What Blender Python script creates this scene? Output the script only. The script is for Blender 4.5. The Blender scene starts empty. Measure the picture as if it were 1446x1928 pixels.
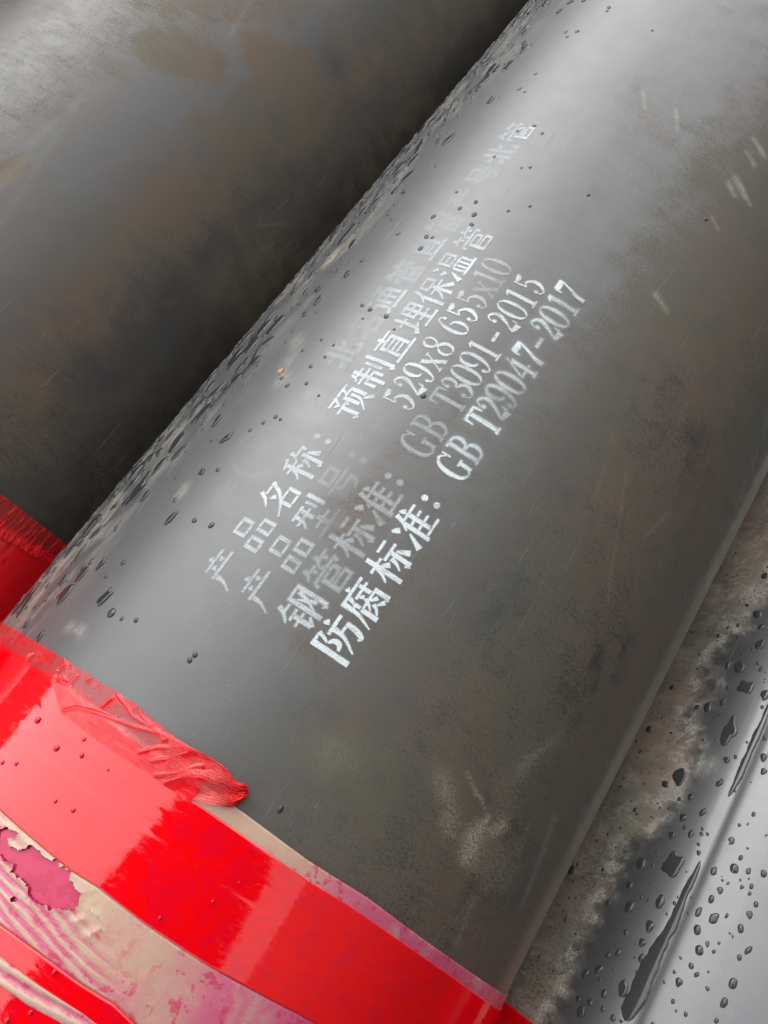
import bpy, math, random
import numpy as np
from mathutils import Matrix, Vector

random.seed(7)
RNG = np.random.default_rng(11)
scene = bpy.context.scene
COL = scene.collection

# ------------------------------------------------------------------ camera
R = 0.3275                        # casing is 655 mm across (stencilled on it)
FPX = 1500.0                      # focal length in photo pixels (1446 x 1928)
PHI = math.radians(12)            # camera stands this far right of the lettered pipe's crown


def ray_c(x, y):
    return np.array([x - 723.0, 964.0 - y, -FPX])


def nz(v):
    return v / np.linalg.norm(v)


AX = nz(ray_c(3157, -2543))       # pipe axis (vanishing point) in camera space
_pl = lambda v: nz(v - AX * (v @ AX))
_a, _b = _pl(ray_c(499, 588)), _pl(ray_c(1194.5, 1390))
_c = nz(_a + _b)
DIST = R / math.sin(math.acos(_a @ _b) / 2)
_s = np.cross(AX, -_c)
ZC = math.cos(PHI) * -_c - math.sin(PHI) * _s
XC = np.cross(AX, ZC)
CM = np.array([XC, AX, ZC])       # camera -> world
CAM = -CM @ (_c * DIST) + np.array([0, 0, R])

cam_d = bpy.data.cameras.new('camera')
cam_d.sensor_fit = 'VERTICAL'
cam_d.sensor_height = 36.0
cam_d.sensor_width = 27.0
cam_d.lens = FPX / 1928.0 * 36.0
cam_d.clip_start = 0.02
cam_d.clip_end = 500
cam = bpy.data.objects.new('camera', cam_d)
COL.objects.link(cam)
mw = Matrix([list(CM[i]) + [CAM[i]] for i in range(3)] + [[0, 0, 0, 1]])
cam.matrix_world = mw
scene.camera = cam

# ------------------------------------------------------------------ sky, sun, exposure
SUN_AZ, SUN_EL = -56.0, 42.0      # degrees from +Y towards +X, elevation
world = bpy.data.worlds.new('World')
scene.world = world
world.use_nodes = True
wn, wl = world.node_tree.nodes, world.node_tree.links
wn.clear()
sky = wn.new('ShaderNodeTexSky')
sky.sky_type = 'NISHITA'
sky.sun_disc = False
sky.sun_elevation = math.radians(SUN_EL)
sky.sun_rotation = math.radians(SUN_AZ)
sky.air_density = 1.0
sky.dust_density = 1.2
sky.ozone_density = 1.0
hs = wn.new('ShaderNodeHueSaturation')
hs.inputs['Saturation'].default_value = 0.10
bgn = wn.new('ShaderNodeBackground')
bgn.inputs['Strength'].default_value = 0.15
wo = wn.new('ShaderNodeOutputWorld')
wl.new(sky.outputs[0], hs.inputs['Color'])
wl.new(hs.outputs[0], bgn.inputs['Color'])
wl.new(bgn.outputs[0], wo.inputs['Surface'])

sun_d = bpy.data.lights.new('sun', 'SUN')
sun_d.energy = 0.8
sun_d.angle = math.radians(125)
sun_d.color = (1.0, 0.995, 0.98)
sun = bpy.data.objects.new('sun', sun_d)
COL.objects.link(sun)
_az, _el = math.radians(SUN_AZ), math.radians(SUN_EL)
sv = Vector((math.sin(_az) * math.cos(_el), math.cos(_az) * math.cos(_el), math.sin(_el)))
sun.rotation_euler = sv.to_track_quat('Z', 'Y').to_euler()
sun.location = sv * 20

scene.view_settings.view_transform = 'Standard'
scene.view_settings.look = 'None'
scene.view_settings.exposure = 1.65
scene.view_settings.gamma = 1.0
scene.view_settings.use_curve_mapping = False

# ------------------------------------------------------------------ helpers
DROP = 0.27                       # the wet pipe lies on the ground, the other two on bearers
PX_MAIN, PX_LEFT, PX_RIGHT = 0.0, -0.6585, math.sqrt(0.6585 ** 2 - DROP ** 2)
CZ = lambda cx: R - (DROP if cx == PX_RIGHT else 0.0)


def hit(x, y, cx=0.0):
    """photo pixel -> (theta from the crown, y along the pipe) on a pipe's surface"""
    r = CM @ nz(ray_c(x, y))
    o = CAM - np.array([cx, 0, CZ(cx)])
    A = r[0] ** 2 + r[2] ** 2
    B = 2 * (o[0] * r[0] + o[2] * r[2])
    K = o[0] ** 2 + o[2] ** 2 - R * R
    q = max(B * B - 4 * A * K, 0.0)
    t = (-B - math.sqrt(q)) / (2 * A)
    p = o + r * t
    return math.atan2(p[0], p[2]), p[1]


def uv(x, y, cx=0.0):
    th, yy = hit(x, y, cx)
    return R * th, yy


def pos(cx, th, y, h=0.0):
    return np.stack([cx + (R + h) * np.sin(th), y + 0 * th, CZ(cx) + (R + h) * np.cos(th)], -1)


_TAB = np.random.default_rng(3).random((256, 256))


def vnoise(x, y):
    xi, yi = np.floor(x).astype(int), np.floor(y).astype(int)
    fx, fy = x - xi, y - yi
    fx = fx * fx * (3 - 2 * fx)
    fy = fy * fy * (3 - 2 * fy)
    g = lambda a, b: _TAB[a & 255, b & 255]
    return (g(xi, yi) * (1 - fx) + g(xi + 1, yi) * fx) * (1 - fy) + \
           (g(xi, yi + 1) * (1 - fx) + g(xi + 1, yi + 1) * fx) * fy


def fbm(x, y, octv=4, seed=0):
    s, a, t = 0, 0.5, 0
    x = x + seed * 17.31
    y = y + seed * 9.17
    for _ in range(octv):
        s = s + a * vnoise(x, y)
        t += a
        x, y, a = x * 2.03 + 5.1, y * 2.03 + 1.7, a * 0.5
    return s / t


def sstep(a, b, x):
    t = np.clip((x - a) / (b - a), 0, 1)
    return t * t * (3 - 2 * t)


def segdist(U, V, p, q):
    px, py = p
    dx, dy = q[0] - px, q[1] - py
    L = dx * dx + dy * dy + 1e-12
    t = np.clip(((U - px) * dx + (V - py) * dy) / L, 0, 1)
    return np.hypot(U - px - t * dx, V - py - t * dy)


def polysdf(U, V, P):
    P = np.asarray(P, float)
    d = np.full(U.shape, 1e9)
    ins = np.zeros(U.shape, bool)
    n = len(P)
    for i in range(n):
        a, b = P[i], P[(i + 1) % n]
        d = np.minimum(d, segdist(U, V, a, b))
        if a[1] != b[1]:
            cond = ((a[1] > V) != (b[1] > V)) & (U < (b[0] - a[0]) * (V - a[1]) / (b[1] - a[1]) + a[0])
            ins ^= cond
    return np.where(ins, -d, d)


def mesh_np(name, verts, quads=None, tris=None, smooth=True):
    me = bpy.data.meshes.new(name)
    verts = np.ascontiguousarray(verts, np.float32).reshape(-1, 3)
    me.vertices.add(len(verts))
    me.vertices.foreach_set('co', verts.ravel())
    idx, starts, tot = [], [], 0
    if quads is not None and len(quads):
        q = np.asarray(quads, np.int32)
        idx.append(q.ravel())
        starts.append(np.arange(len(q)) * 4 + tot)
        tot += q.size
    if tris is not None and len(tris):
        t = np.asarray(tris, np.int32)
        idx.append(t.ravel())
        starts.append(np.arange(len(t)) * 3 + tot)
        tot += t.size
    idx = np.concatenate(idx).astype(np.int32)
    starts = np.concatenate(starts).astype(np.int32)
    me.loops.add(len(idx))
    me.loops.foreach_set('vertex_index', idx)
    me.polygons.add(len(starts))
    me.polygons.foreach_set('loop_start', starts)
    if smooth:
        me.polygons.foreach_set('use_smooth', np.ones(len(starts), bool))
    me.update(calc_edges=True)
    me.validate()
    return me


def attr(me, name, data, kind):
    data = np.ascontiguousarray(data, np.float32)
    a = me.attributes.new(name, kind, 'POINT')
    key = {'FLOAT': 'value', 'FLOAT_VECTOR': 'vector', 'FLOAT_COLOR': 'color'}[kind]
    a.data.foreach_set(key, data.ravel())


def grid_quads(ni, nj, keep=None):
    i, j = np.meshgrid(np.arange(ni - 1), np.arange(nj - 1), indexing='ij')
    a = i * nj + j
    q = np.stack([a, a + 1, a + nj + 1, a + nj], -1)
    if keep is not None:
        q = q[keep]
    return q.reshape(-1, 4)


def obj(name, me, mat=None, parent=None):
    if mat is not None:
        me.materials.clear()
        me.materials.append(mat)
    o = bpy.data.objects.new(name, me)
    COL.objects.link(o)
    if parent is not None:
        o.parent = parent
        o.matrix_parent_inverse = Matrix.Translation(-parent.location)
    return o


def empty(name, loc, label, cat, group=None):
    o = bpy.data.objects.new(name, None)
    o.location = loc
    o.empty_display_size = 0.05
    COL.objects.link(o)
    o['label'] = label
    o['category'] = cat
    if group:
        o['group'] = group
    return o


# ------------------------------------------------------------------ node helper
class NT:
    def __init__(self, name):
        self.m = bpy.data.materials.new(name)
        self.m.use_nodes = True
        self.t = self.m.node_tree
        self.t.nodes.clear()
        self.out = self.t.nodes.new('ShaderNodeOutputMaterial')

    def n(self, typ, **kw):
        nd = self.t.nodes.new(typ)
        for k, v in kw.items():
            setattr(nd, k, v)
        return nd

    def l(self, a, b):
        self.t.links.new(a, b)

    def put(self, sock, v):
        if hasattr(v, 'is_linked') or hasattr(v, 'links'):
            self.l(v, sock)
        else:
            sock.default_value = v

    def attr(self, name, out='Vector'):
        return self.n('ShaderNodeAttribute', attribute_name=name).outputs[out]

    def map(self, vec, scale=(1, 1, 1), rot=0.0, loc=(0, 0, 0)):
        m = self.n('ShaderNodeMapping')
        self.l(vec, m.inputs['Vector'])
        m.inputs['Scale'].default_value = scale
        m.inputs['Rotation'].default_value = (0, 0, rot)
        m.inputs['Location'].default_value = loc
        return m.outputs[0]

    def noise(self, vec, scale, detail=4, rough=0.55, dist=0.0, col=False):
        t = self.n('ShaderNodeTexNoise')
        self.l(vec, t.inputs['Vector'])
        t.inputs['Scale'].default_value = scale
        t.inputs['Detail'].default_value = detail
        t.inputs['Roughness'].default_value = rough
        t.inputs['Distortion'].default_value = dist
        return t.outputs['Color' if col else 'Fac']

    def math(self, op, a, b=None, c=None, clamp=False):
        m = self.n('ShaderNodeMath', operation=op, use_clamp=clamp)
        self.put(m.inputs[0], a)
        if b is not None:
            self.put(m.inputs[1], b)
        if c is not None:
            self.put(m.inputs[2], c)
        return m.outputs[0]

    def rng(self, v, a, b, c=0.0, d=1.0, smooth=True):
        m = self.n('ShaderNodeMapRange', interpolation_type='SMOOTHSTEP' if smooth else 'LINEAR')
        self.put(m.inputs['Value'], v)
        for k, x in (('From Min', a), ('From Max', b), ('To Min', c), ('To Max', d)):
            self.put(m.inputs[k], x)
        return m.outputs[0]

    def mix(self, f, a, b):
        m = self.n('ShaderNodeMix', data_type='RGBA')
        self.put(m.inputs[0], f)
        for s, v in ((m.inputs[6], a), (m.inputs[7], b)):
            if isinstance(v, tuple):
                s.default_value = v if len(v) == 4 else v + (1,)
            else:
                self.l(v, s)
        return m.outputs[2]

    def bump(self, h, strength, dist, normal=None):
        b = self.n('ShaderNodeBump')
        b.inputs['Strength'].default_value = strength
        b.inputs['Distance'].default_value = dist
        self.l(h, b.inputs['Height'])
        if normal is not None:
            self.l(normal, b.inputs['Normal'])
        return b.outputs[0]

    def bsdf(self, **kw):
        b = self.n('ShaderNodeBsdfPrincipled')
        for k, v in kw.items():
            s = b.inputs[k.replace('_', ' ')]
            if isinstance(v, tuple):
                s.default_value = v + (1,) if len(v) == 3 and s.type == 'RGBA' else v
            else:
                self.put(s, v)
        return b

    def done(self, shader):
        self.l(shader.outputs[0], self.out.inputs['Surface'])
        return self.m


# ------------------------------------------------------------------ materials
def casing_mat(name, rough0=0.30, dusty=1.0, seed=0.0, tint=(1, 1, 1), chalk=(0.31, 0.275, 0.215)):
    t = NT(name)
    uvm = t.attr('uvm')
    msk = t.n('ShaderNodeSeparateColor')
    t.l(t.attr('mask', 'Color'), msk.inputs[0])
    dust, pale, film = msk.outputs
    p0 = t.map(uvm, loc=(seed, seed * 0.7, 0))
    big = t.noise(p0, 5.5, 5, 0.6, 0.6)
    mid = t.noise(p0, 34, 7, 0.62, 0.3)
    fine = t.noise(p0, 420, 5, 0.65)
    grit = t.noise(p0, 950, 3, 0.7)
    circ = t.noise(t.map(p0, (14, 150, 1)), 1.0, 5, 0.6)          # polishing marks round the pipe
    axial = t.noise(t.map(p0, (260, 26, 1)), 1.0, 5, 0.62)        # scuffs along the pipe

    # dust coverage
    d = t.math('MULTIPLY', dust, t.rng(mid, 0.25, 0.75, 0.6, 1.4))
    d = t.math('MULTIPLY', d, t.rng(fine, 0.32, 0.68, 0.35, 1.65))
    d = t.math('MULTIPLY', d, t.rng(circ, 0.3, 0.7, 0.82, 1.18), clamp=True)
    spk = t.math('MULTIPLY', t.rng(grit, 0.60, 0.74), t.rng(dust, 0.0, 0.7, 0.05, 0.6))
    base = t.mix(t.rng(big, 0.35, 0.7), (0.015, 0.016, 0.0175), (0.019, 0.0195, 0.020))
    base = t.mix(film, base, (0.046, 0.048, 0.050))  # grey lift: thin dust haze, with missing sky sheen painted in
    dcol = t.mix(t.rng(t.noise(p0, 6.5, 4, 0.55, 0.4), 0.36, 0.64), (0.066, 0.060, 0.042), (0.078, 0.058, 0.042))
    dcol = t.mix(t.rng(t.noise(t.map(p0, loc=(4, 1, 0)), 11, 4), 0.58, 0.75, 0, 0.5), dcol, (0.042, 0.042, 0.042))
    if tint != (1, 1, 1):
        mt_ = t.n('ShaderNodeMix', data_type='RGBA', blend_type='MULTIPLY')
        mt_.inputs[0].default_value = 1.0
        t.l(dcol, mt_.inputs[6])
        mt_.inputs[7].default_value = tint + (1,)
        dcol = mt_.outputs[2]
    colr = t.mix(t.math('MULTIPLY', d, dusty, clamp=True), base, dcol)
    colr = t.mix(t.math('MULTIPLY', spk, 0.5), colr, (0.26, 0.235, 0.19))

    # chalky dirt, abrasions and the painted rim light
    g1 = t.rng(t.math('ADD', t.math('MULTIPLY', axial, 0.6), t.math('MULTIPLY', fine, 0.4)), 0.38, 0.62)
    g2 = t.rng(t.math('ADD', t.math('MULTIPLY', grit, 0.5), t.math('MULTIPLY', fine, 0.5)), 0.40, 0.60)
    gm = t.n('ShaderNodeMix', data_type='FLOAT')
    t.l(film, gm.inputs[0])
    t.l(g2, gm.inputs[2])
    t.l(g1, gm.inputs[3])
    pm = t.math('MULTIPLY', pale, gm.outputs[0], clamp=True)
    colr = t.mix(t.math('MULTIPLY', pm, 0.8), colr, chalk)

    # hairline scratches in several directions
    sc = None
    for k, (ang, sx, sy, lo) in enumerate(((0.25, 330, 9, 0.735), (1.35, 380, 7, 0.745), (2.35, 300, 11, 0.74), (0.85, 420, 16, 0.745))):
        w = t.n('ShaderNodeVectorMath', operation='MULTIPLY_ADD')
        t.l(t.noise(p0, 9 + 3 * k, 2, 0.5, col=True), w.inputs[0])
        w.inputs[1].default_value = (0.022, 0.022, 0)
        t.l(p0, w.inputs[2])
        nn = t.noise(t.map(w.outputs[0], (sx, sy, 1), ang, (k * 3.3, k * 1.9, 0)), 1.0, 1, 0.4)
        s = t.rng(nn, lo, lo + 0.035)
        sc = s if sc is None else t.math('MAXIMUM', sc, s)
    sc = t.math('MULTIPLY', sc, t.rng(t.noise(t.map(p0, loc=(2, 5, 0)), 6, 4, 0.6), 0.42, 0.62))
    colr = t.mix(t.math('MULTIPLY', sc, 0.11), colr, (0.36, 0.34, 0.30))

    # short fibres and nicks in the dust
    for k, (ang, sx, sy, lo) in enumerate(((0.5, 700, 70, 0.70), (2.0, 760, 60, 0.71), (1.2, 640, 90, 0.71))):
        s = t.rng(t.noise(t.map(p0, (sx, sy, 1), ang, (k * 2.3 + 9, k * 1.1, 0)), 1.0, 2, 0.5, 0.4), lo, lo + 0.05)
        s = t.math('MULTIPLY', s, t.rng(t.noise(t.map(p0, loc=(k * 4, 2, 0)), 14, 3, 0.6), 0.42, 0.62, 0.05, 0.40))
        colr = t.mix(s, colr, (0.17, 0.155, 0.125))
    r = t.rng(d, 0.12, 1.0, rough0, 0.66)
    r = t.math('ADD', r, t.rng(mid, 0.3, 0.7, -0.015, 0.02))
    r = t.math('ADD', r, t.math('MULTIPLY', circ, 0.05))
    r = t.math('ADD', r, t.math('MULTIPLY', film, -0.04))
    r = t.math('ADD', r, t.math('MULTIPLY', sc, 0.2))
    bh = t.math('ADD', t.math('MULTIPLY', fine, 0.25), t.math('MULTIPLY', circ, 0.5))
    bh = t.math('ADD', bh, t.math('MULTIPLY', sc, -0.5))
    nrm = t.bump(bh, 0.20, 0.0004)
    b = t.bsdf(Base_Color=colr, Roughness=r, Normal=nrm, IOR={'casing_wet': 2.2, 'casing_lettered': 1.78}.get(name, 1.62),
               Specular_IOR_Level=t.rng(d, 0.0, 1.0, 0.5, 0.30 if name == 'casing_dark' else 0.17, smooth=False))
    return t.done(b)


def red_mat():
    t = NT('red_tape')
    p = t.attr('uvm')
    streak = t.noise(t.map(p, (22, 120, 1)), 1.0, 5, 0.6, 0.5)
    warp = t.noise(p, 30, 5, 0.6, 0.4)
    fine = t.noise(t.map(p, (500, 1500, 1)), 1.0, 2)
    blot = t.noise(p, 60, 6, 0.65, 0.7)
    c = t.mix(t.rng(blot, 0.42, 0.62), (0.60, 0.0010, 0.003), (0.54, 0.0012, 0.009))
    air = t.rng(t.noise(t.map(p, (90, 260, 1)), 1.0, 6, 0.65, 1.0), 0.56, 0.62)
    r = t.math('ADD', t.rng(streak, 0.35, 0.7, 0.03, 0.08), t.math('MULTIPLY', air, 0.08))
    h = t.math('ADD', t.math('MULTIPLY', streak, 0.6), t.math('MULTIPLY', warp, 0.5))
    n = t.bump(h, 0.09, 0.0016)
    n = t.bump(t.math('ADD', t.math('MULTIPLY', fine, .3), air), 0.04, 0.0003, n)
    return t.done(t.bsdf(Base_Color=c, Roughness=r, Normal=n, IOR=1.62))


def clear_red_mat():
    """thin red packing film: see-through where it lies flat, solid in folds"""
    t = NT('thin_red_film')
    p = t.attr('uvm')
    al = t.attr('alpha', 'Fac')
    cr = t.noise(t.map(p, (60, 140, 1), 0.3), 1.0, 3, 0.5, 0.6)
    sp = t.math('MULTIPLY', t.rng(t.noise(p, 300, 4, 0.6, 0.6), 0.60, 0.68), 0.35)
    a = t.math('ADD', al, sp, clamp=True)
    n = t.bump(cr, 0.18, 0.0010)
    b = t.bsdf(Base_Color=(0.58, 0.008, 0.013), Roughness=0.14, Normal=n, IOR=1.46, Alpha=a)
    return t.done(b)


def magenta_mat():
    t = NT('magenta_film')
    p = t.attr('uvm')
    blot = t.noise(p, 45, 5, 0.6, 1.2)
    c = t.mix(t.rng(blot, 0.49, 0.52), (0.36, 0.010, 0.055), (0.41, 0.016, 0.070))
    n = t.bump(t.noise(p, 40, 4), 0.12, 0.002)
    return t.done(t.bsdf(Base_Color=c, Roughness=0.12, Normal=n, IOR=1.46))


def aged_film_mat():
    """milky tape gone beige where it lifts, pink where it still sticks"""
    t = NT('aged_film')
    p = t.attr('uvm')
    pk = t.attr('pink', 'Fac')
    b1 = t.noise(p, 70, 6, 0.62, 1.0)
    b2 = t.noise(p, 190, 5, 0.6, 0.6)
    stick = t.math('MULTIPLY', t.rng(t.math('ADD', t.math('MULTIPLY', b1, 0.65), t.math('MULTIPLY', b2, 0.35)), 0.535, 0.56),
                   t.rng(pk, 0.12, 0.5))
    c = t.mix(t.rng(pk, 0.05, 0.95), (0.37, 0.25, 0.175), (0.41, 0.075, 0.14))
    c = t.mix(t.math('MULTIPLY', stick, 0.75), c, (0.38, 0.018, 0.07))
    c = t.mix(t.rng(t.noise(p, 26, 5, 0.6, 0.6), 0.52, 0.68, 0, 0.5), c, (0.36, 0.27, 0.20))
    weave = t.n('ShaderNodeTexWave', wave_type='BANDS')
    t.l(t.map(p, (1, 1, 1), 0.7), weave.inputs['Vector'])
    weave.inputs['Scale'].default_value = 330
    n = t.bump(weave.outputs['Fac'], 0.10, 0.0004)
    n = t.bump(b1, 0.25, 0.001, n)
    return t.done(t.bsdf(Base_Color=c, Roughness=t.rng(b2, 0.3, 0.7, 0.22, 0.42), Normal=n, IOR=1.46))


def paint_mat():
    t = NT('white_stencil_paint')
    p = t.attr('uvm')
    dn = t.attr('ink', 'Fac')
    sp = t.noise(p, 900, 4, 0.7)
    wear = t.noise(t.map(p, (60, 160, 1)), 1.0, 5, 0.65)
    a = t.math('MULTIPLY', dn, t.rng(sp, 0.30, 0.60, 0.42, 1.15))
    a = t.math('MULTIPLY', a, t.rng(wear, 0.32, 0.52, 0.55, 1.0), clamp=True)
    b = t.bsdf(Base_Color=(0.47, 0.51, 0.52), Roughness=0.6, Alpha=a)
    return t.done(b)


def water_mat(name, c):
    """bead of water: the wetted skin below shows through dark, the surface mirrors the sky"""
    t = NT(name)
    return t.done(t.bsdf(Base_Color=c, Roughness=0.02, IOR=1.45))


def plain(name, c, r, bump_scale=0, bump_d=0.002, c2=None, **kw):
    t = NT(name)
    tc = t.n('ShaderNodeTexCoord').outputs['Object']
    nn = t.noise(tc, bump_scale or 8, 6, 0.6)
    col = t.mix(t.rng(nn, 0.35, 0.65), c, c2 or tuple(x * 0.75 for x in c))
    b = t.bsdf(Base_Color=col, Roughness=r, Normal=t.bump(nn, 0.5, bump_d), **kw)
    return t.done(b)


M = dict(
    main=casing_mat('casing_lettered', 0.38, 1.0, 0.0),
    left=casing_mat('casing_dark', 0.40, 1.0, 3.7, (1.10, 0.98, 0.85)),
    right=casing_mat('casing_wet', 0.38, 1.0, 7.9, (2.7, 2.7, 2.85), (0.46, 0.44, 0.39)),
    red=red_mat(), thin=clear_red_mat(), mag=magenta_mat(), aged=aged_film_mat(), paint=paint_mat(), water=water_mat('water_on_casing', (0.018, 0.019, 0.020)), water_wet=water_mat('water_on_wet_pipe', (0.034, 0.036, 0.037)), water_red=water_mat('water_on_tape', (0.42, 0.003, 0.008)),
    steel=plain('bare_steel', (0.20, 0.17, 0.15), 0.5, 20, 0.001, (0.16, 0.07, 0.04), Metallic=0.6),
    foam=plain('yellow_foam', (0.55, 0.40, 0.16), 0.9, 60, 0.003),
    ground=plain('yard_ground', (0.13, 0.115, 0.095), 0.95, 6, 0.02, (0.085, 0.075, 0.065)),
    wallm=plain('skyline_wall_render', (0.16, 0.155, 0.14), 0.9, 3, 0.01),
    roofm=plain('umbrella_cloth', (0.03, 0.032, 0.04), 0.7, 3, 0.005),
    shade_wallm=plain('shade_wall_cladding', (0.07, 0.066, 0.06), 0.8, 3, 0.01),
    postm=plain('post_paint', (0.12, 0.13, 0.14), 0.5, 9, 0.002),
    timber=plain('old_timber', (0.16, 0.12, 0.085), 0.85, 40, 0.002),
    chip=plain('orange_leaf', (0.38, 0.22, 0.11), 0.8, 300, 0.0005),
)

# ------------------------------------------------------------------ setting
g = obj('ground', mesh_np('ground', [[-60, -60, -DROP], [60, -60, -DROP], [60, 60, -DROP], [-60, 60, -DROP]], [[0, 1, 2, 3]], smooth=False), M['ground'])
g['kind'] = 'structure'


def box_mesh(name, x0, x1, y0, y1, z0, z1):
    v = [[x, y, z] for x in (x0, x1) for y in (y0, y1) for z in (z0, z1)]
    q = [[0, 1, 3, 2], [4, 6, 7, 5], [0, 4, 5, 1], [2, 3, 7, 6], [0, 2, 6, 4], [1, 5, 7, 3]]
    return mesh_np(name, v, q, smooth=False)


# a wall added at left as skyline and an umbrella on an added stand: both are out of
# the frame, added so the tape, the casings and the droplets mirror them
wall = obj('added_skyline_wall', box_mesh('added_skyline_wall', -5.3, -5.0, -12, 22, -DROP, 2.35), M['wallm'])
wall['label'] = 'long grey wall added at left as a skyline for the pipes to mirror, out of the frame'
wall['category'] = 'wall'

bw = obj('added_shade_wall', box_mesh('added_shade_wall', 2.5, 2.8, -9, 8, -DROP, 3.3), M['shade_wallm'])  # unseen wall added to cut the sky light from the right
bw['label'] = 'tall dark grey wall added beside the wet pipe to block the sky at right, out of the frame'
bw['category'] = 'wall'
um = empty('added_umbrella', (0.36, -0.64, -DROP), 'dark umbrella mirrored by the tape, put on an added pole and base, out of the frame', 'umbrella')  # canopy read off the mirrored dark area; pole and base are added


def umbrella():
    ux, uy, ur, uz, ud = 0.36, -0.64, 0.70, 2.02, 0.24
    n, k = 48, 9
    a_ = np.linspace(0, 2 * np.pi, n + 1)
    t_ = np.linspace(0.02, 1, k)
    A_, T_ = np.meshgrid(a_, t_, indexing='ij')
    sag = 1 - 0.045 * T_ ** 2 * (1 - np.abs(np.cos(A_ * 4)))
    V_ = np.stack([ux + ur * T_ * sag * np.cos(A_), uy + ur * T_ * sag * np.sin(A_), uz + ud * (1 - T_ ** 2)], -1)
    obj('canopy', mesh_np('canopy', V_, grid_quads(n + 1, k)), M['roofm'], um)
    for q_ in range(8):
        b_ = q_ * math.pi / 4
        pts = [np.array([ux + ur * t * math.cos(b_), uy + ur * t * math.sin(b_), uz + ud * (1 - t * t) - .006]) for t in (0.02, .35, .7, .99)]
        vv = np.array([[p + np.array([dx, dy, dz]) for dx, dy, dz in ((-.003, -.003, -.003), (.003, .003, -.003), (0, 0, .003), (-.003, -.003, -.003))] for p in pts])
        obj('rib', mesh_np('rib', vv, grid_quads(4, 4)), M['postm'], um)
    aa = np.linspace(0, 2 * np.pi, 17)
    for nm, prof in (('pole', [(.013, .03 - DROP), (.013, uz + ud)]), ('base', [(.0, -DROP), (.24, -DROP), (.24, .05 - DROP), (.03, .07 - DROP), (.0, .07 - DROP)])):
        vv = np.array([[[ux + r_ * math.cos(t), uy + r_ * math.sin(t), z] for r_, z in prof] for t in aa])
        obj(nm, mesh_np(nm, vv, grid_quads(17, len(prof)), smooth=False), M['postm'], um)


umbrella()
for by, lab in ((0.45, 'squared timber bearer under the two upper pipes, near their taped ends'), (4.6, 'squared timber bearer under the two upper pipes, far from their taped ends')):
    b_ = obj('timber_bearer', box_mesh('timber_bearer', -1.25, 0.16, by, by + .12, -DROP, 0), M['timber'])
    b_['label'] = lab
    b_['category'] = 'timber'

# ------------------------------------------------------------------ pipes
END = -0.30


def samples(lo, hi, step, full_lo, full_hi, coarse):
    a = np.arange(lo, hi + step / 2, step)
    left = np.linspace(full_lo, lo, max(2, int((lo - full_lo) / coarse) + 1))[:-1]
    right = np.linspace(a[-1], full_hi, max(2, int((full_hi - a[-1]) / coarse) + 1))[1:]
    return np.concatenate([left, a, right])


def make_casing(cx, parent, mat, th_rng, y_rng, step, maskfn, end=END, dent=None):
    th = samples(math.radians(th_rng[0]), math.radians(th_rng[1]), step / R, -math.pi, math.pi, math.radians(5))
    ys = samples(y_rng[0], y_rng[1], step, end, 5.6, 0.2)
    TH, Y = np.meshgrid(th, ys, indexing='ij')
    U = TH * R
    H = 0.0002 * (fbm(U * 5, Y * 2.5, 2, 2) - 0.5) - 0.0001
    if dent is not None:
        H = H + dent(U, Y)
    H = np.minimum(H, 0.0)
    H[0, :] = H[-1, :] = 0
    me = mesh_np('casing', pos(cx, TH, Y, H), grid_quads(len(th), len(ys)))
    attr(me, 'uvm', np.stack([U, Y, 0 * U], -1), 'FLOAT_VECTOR')
    d, p, f = maskfn(U, Y)
    attr(me, 'mask', np.stack([np.clip(d, 0, 1.2), np.clip(p, 0, 1), np.clip(f, 0, 1), 0 * d + 1], -1), 'FLOAT_COLOR')
    o = obj('casing', me, mat, parent)
    # insulation ring and carrier pipe at the open end
    n = 64
    a = np.linspace(0, 2 * np.pi, n + 1)

    def lathe(name, prof, m):
        vv = np.array([[[cx + r * math.sin(t), y, CZ(cx) + r * math.cos(t)] for (r, y) in prof] for t in a])
        obj(name, mesh_np(name, vv, grid_quads(n + 1, len(prof))), m, parent)
    lathe('foam_insulation', [(R - 0.001, end + .004), (R - 0.001, end), (0.2655, end - .012), (0.2655, end + .03)], M['foam'])
    lathe('steel_pipe', [(0.2565, end + .5), (0.2565, end - .2), (0.2645, end - .2), (0.2645, end + .1)], M['steel'])
    return o


def seg(U, V, cx, p, q, w, amp, warp=0.0, sd=0, hard=False):
    a, b = uv(*p, cx), uv(*q, cx)
    d = segdist(U, V, a, b)
    if warp:
        d = d + warp * (fbm(U * 60, V * 60, 4, sd) - 0.5)
    g_ = np.exp(-np.clip(d, 0, None) ** 2 / (2 * w * w))
    if hard:
        g_ = sstep(.26, .74, g_ + .46 * (fbm(U * 75, V * 75, 5, sd + 2) - .5))
    return amp * g_


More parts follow.
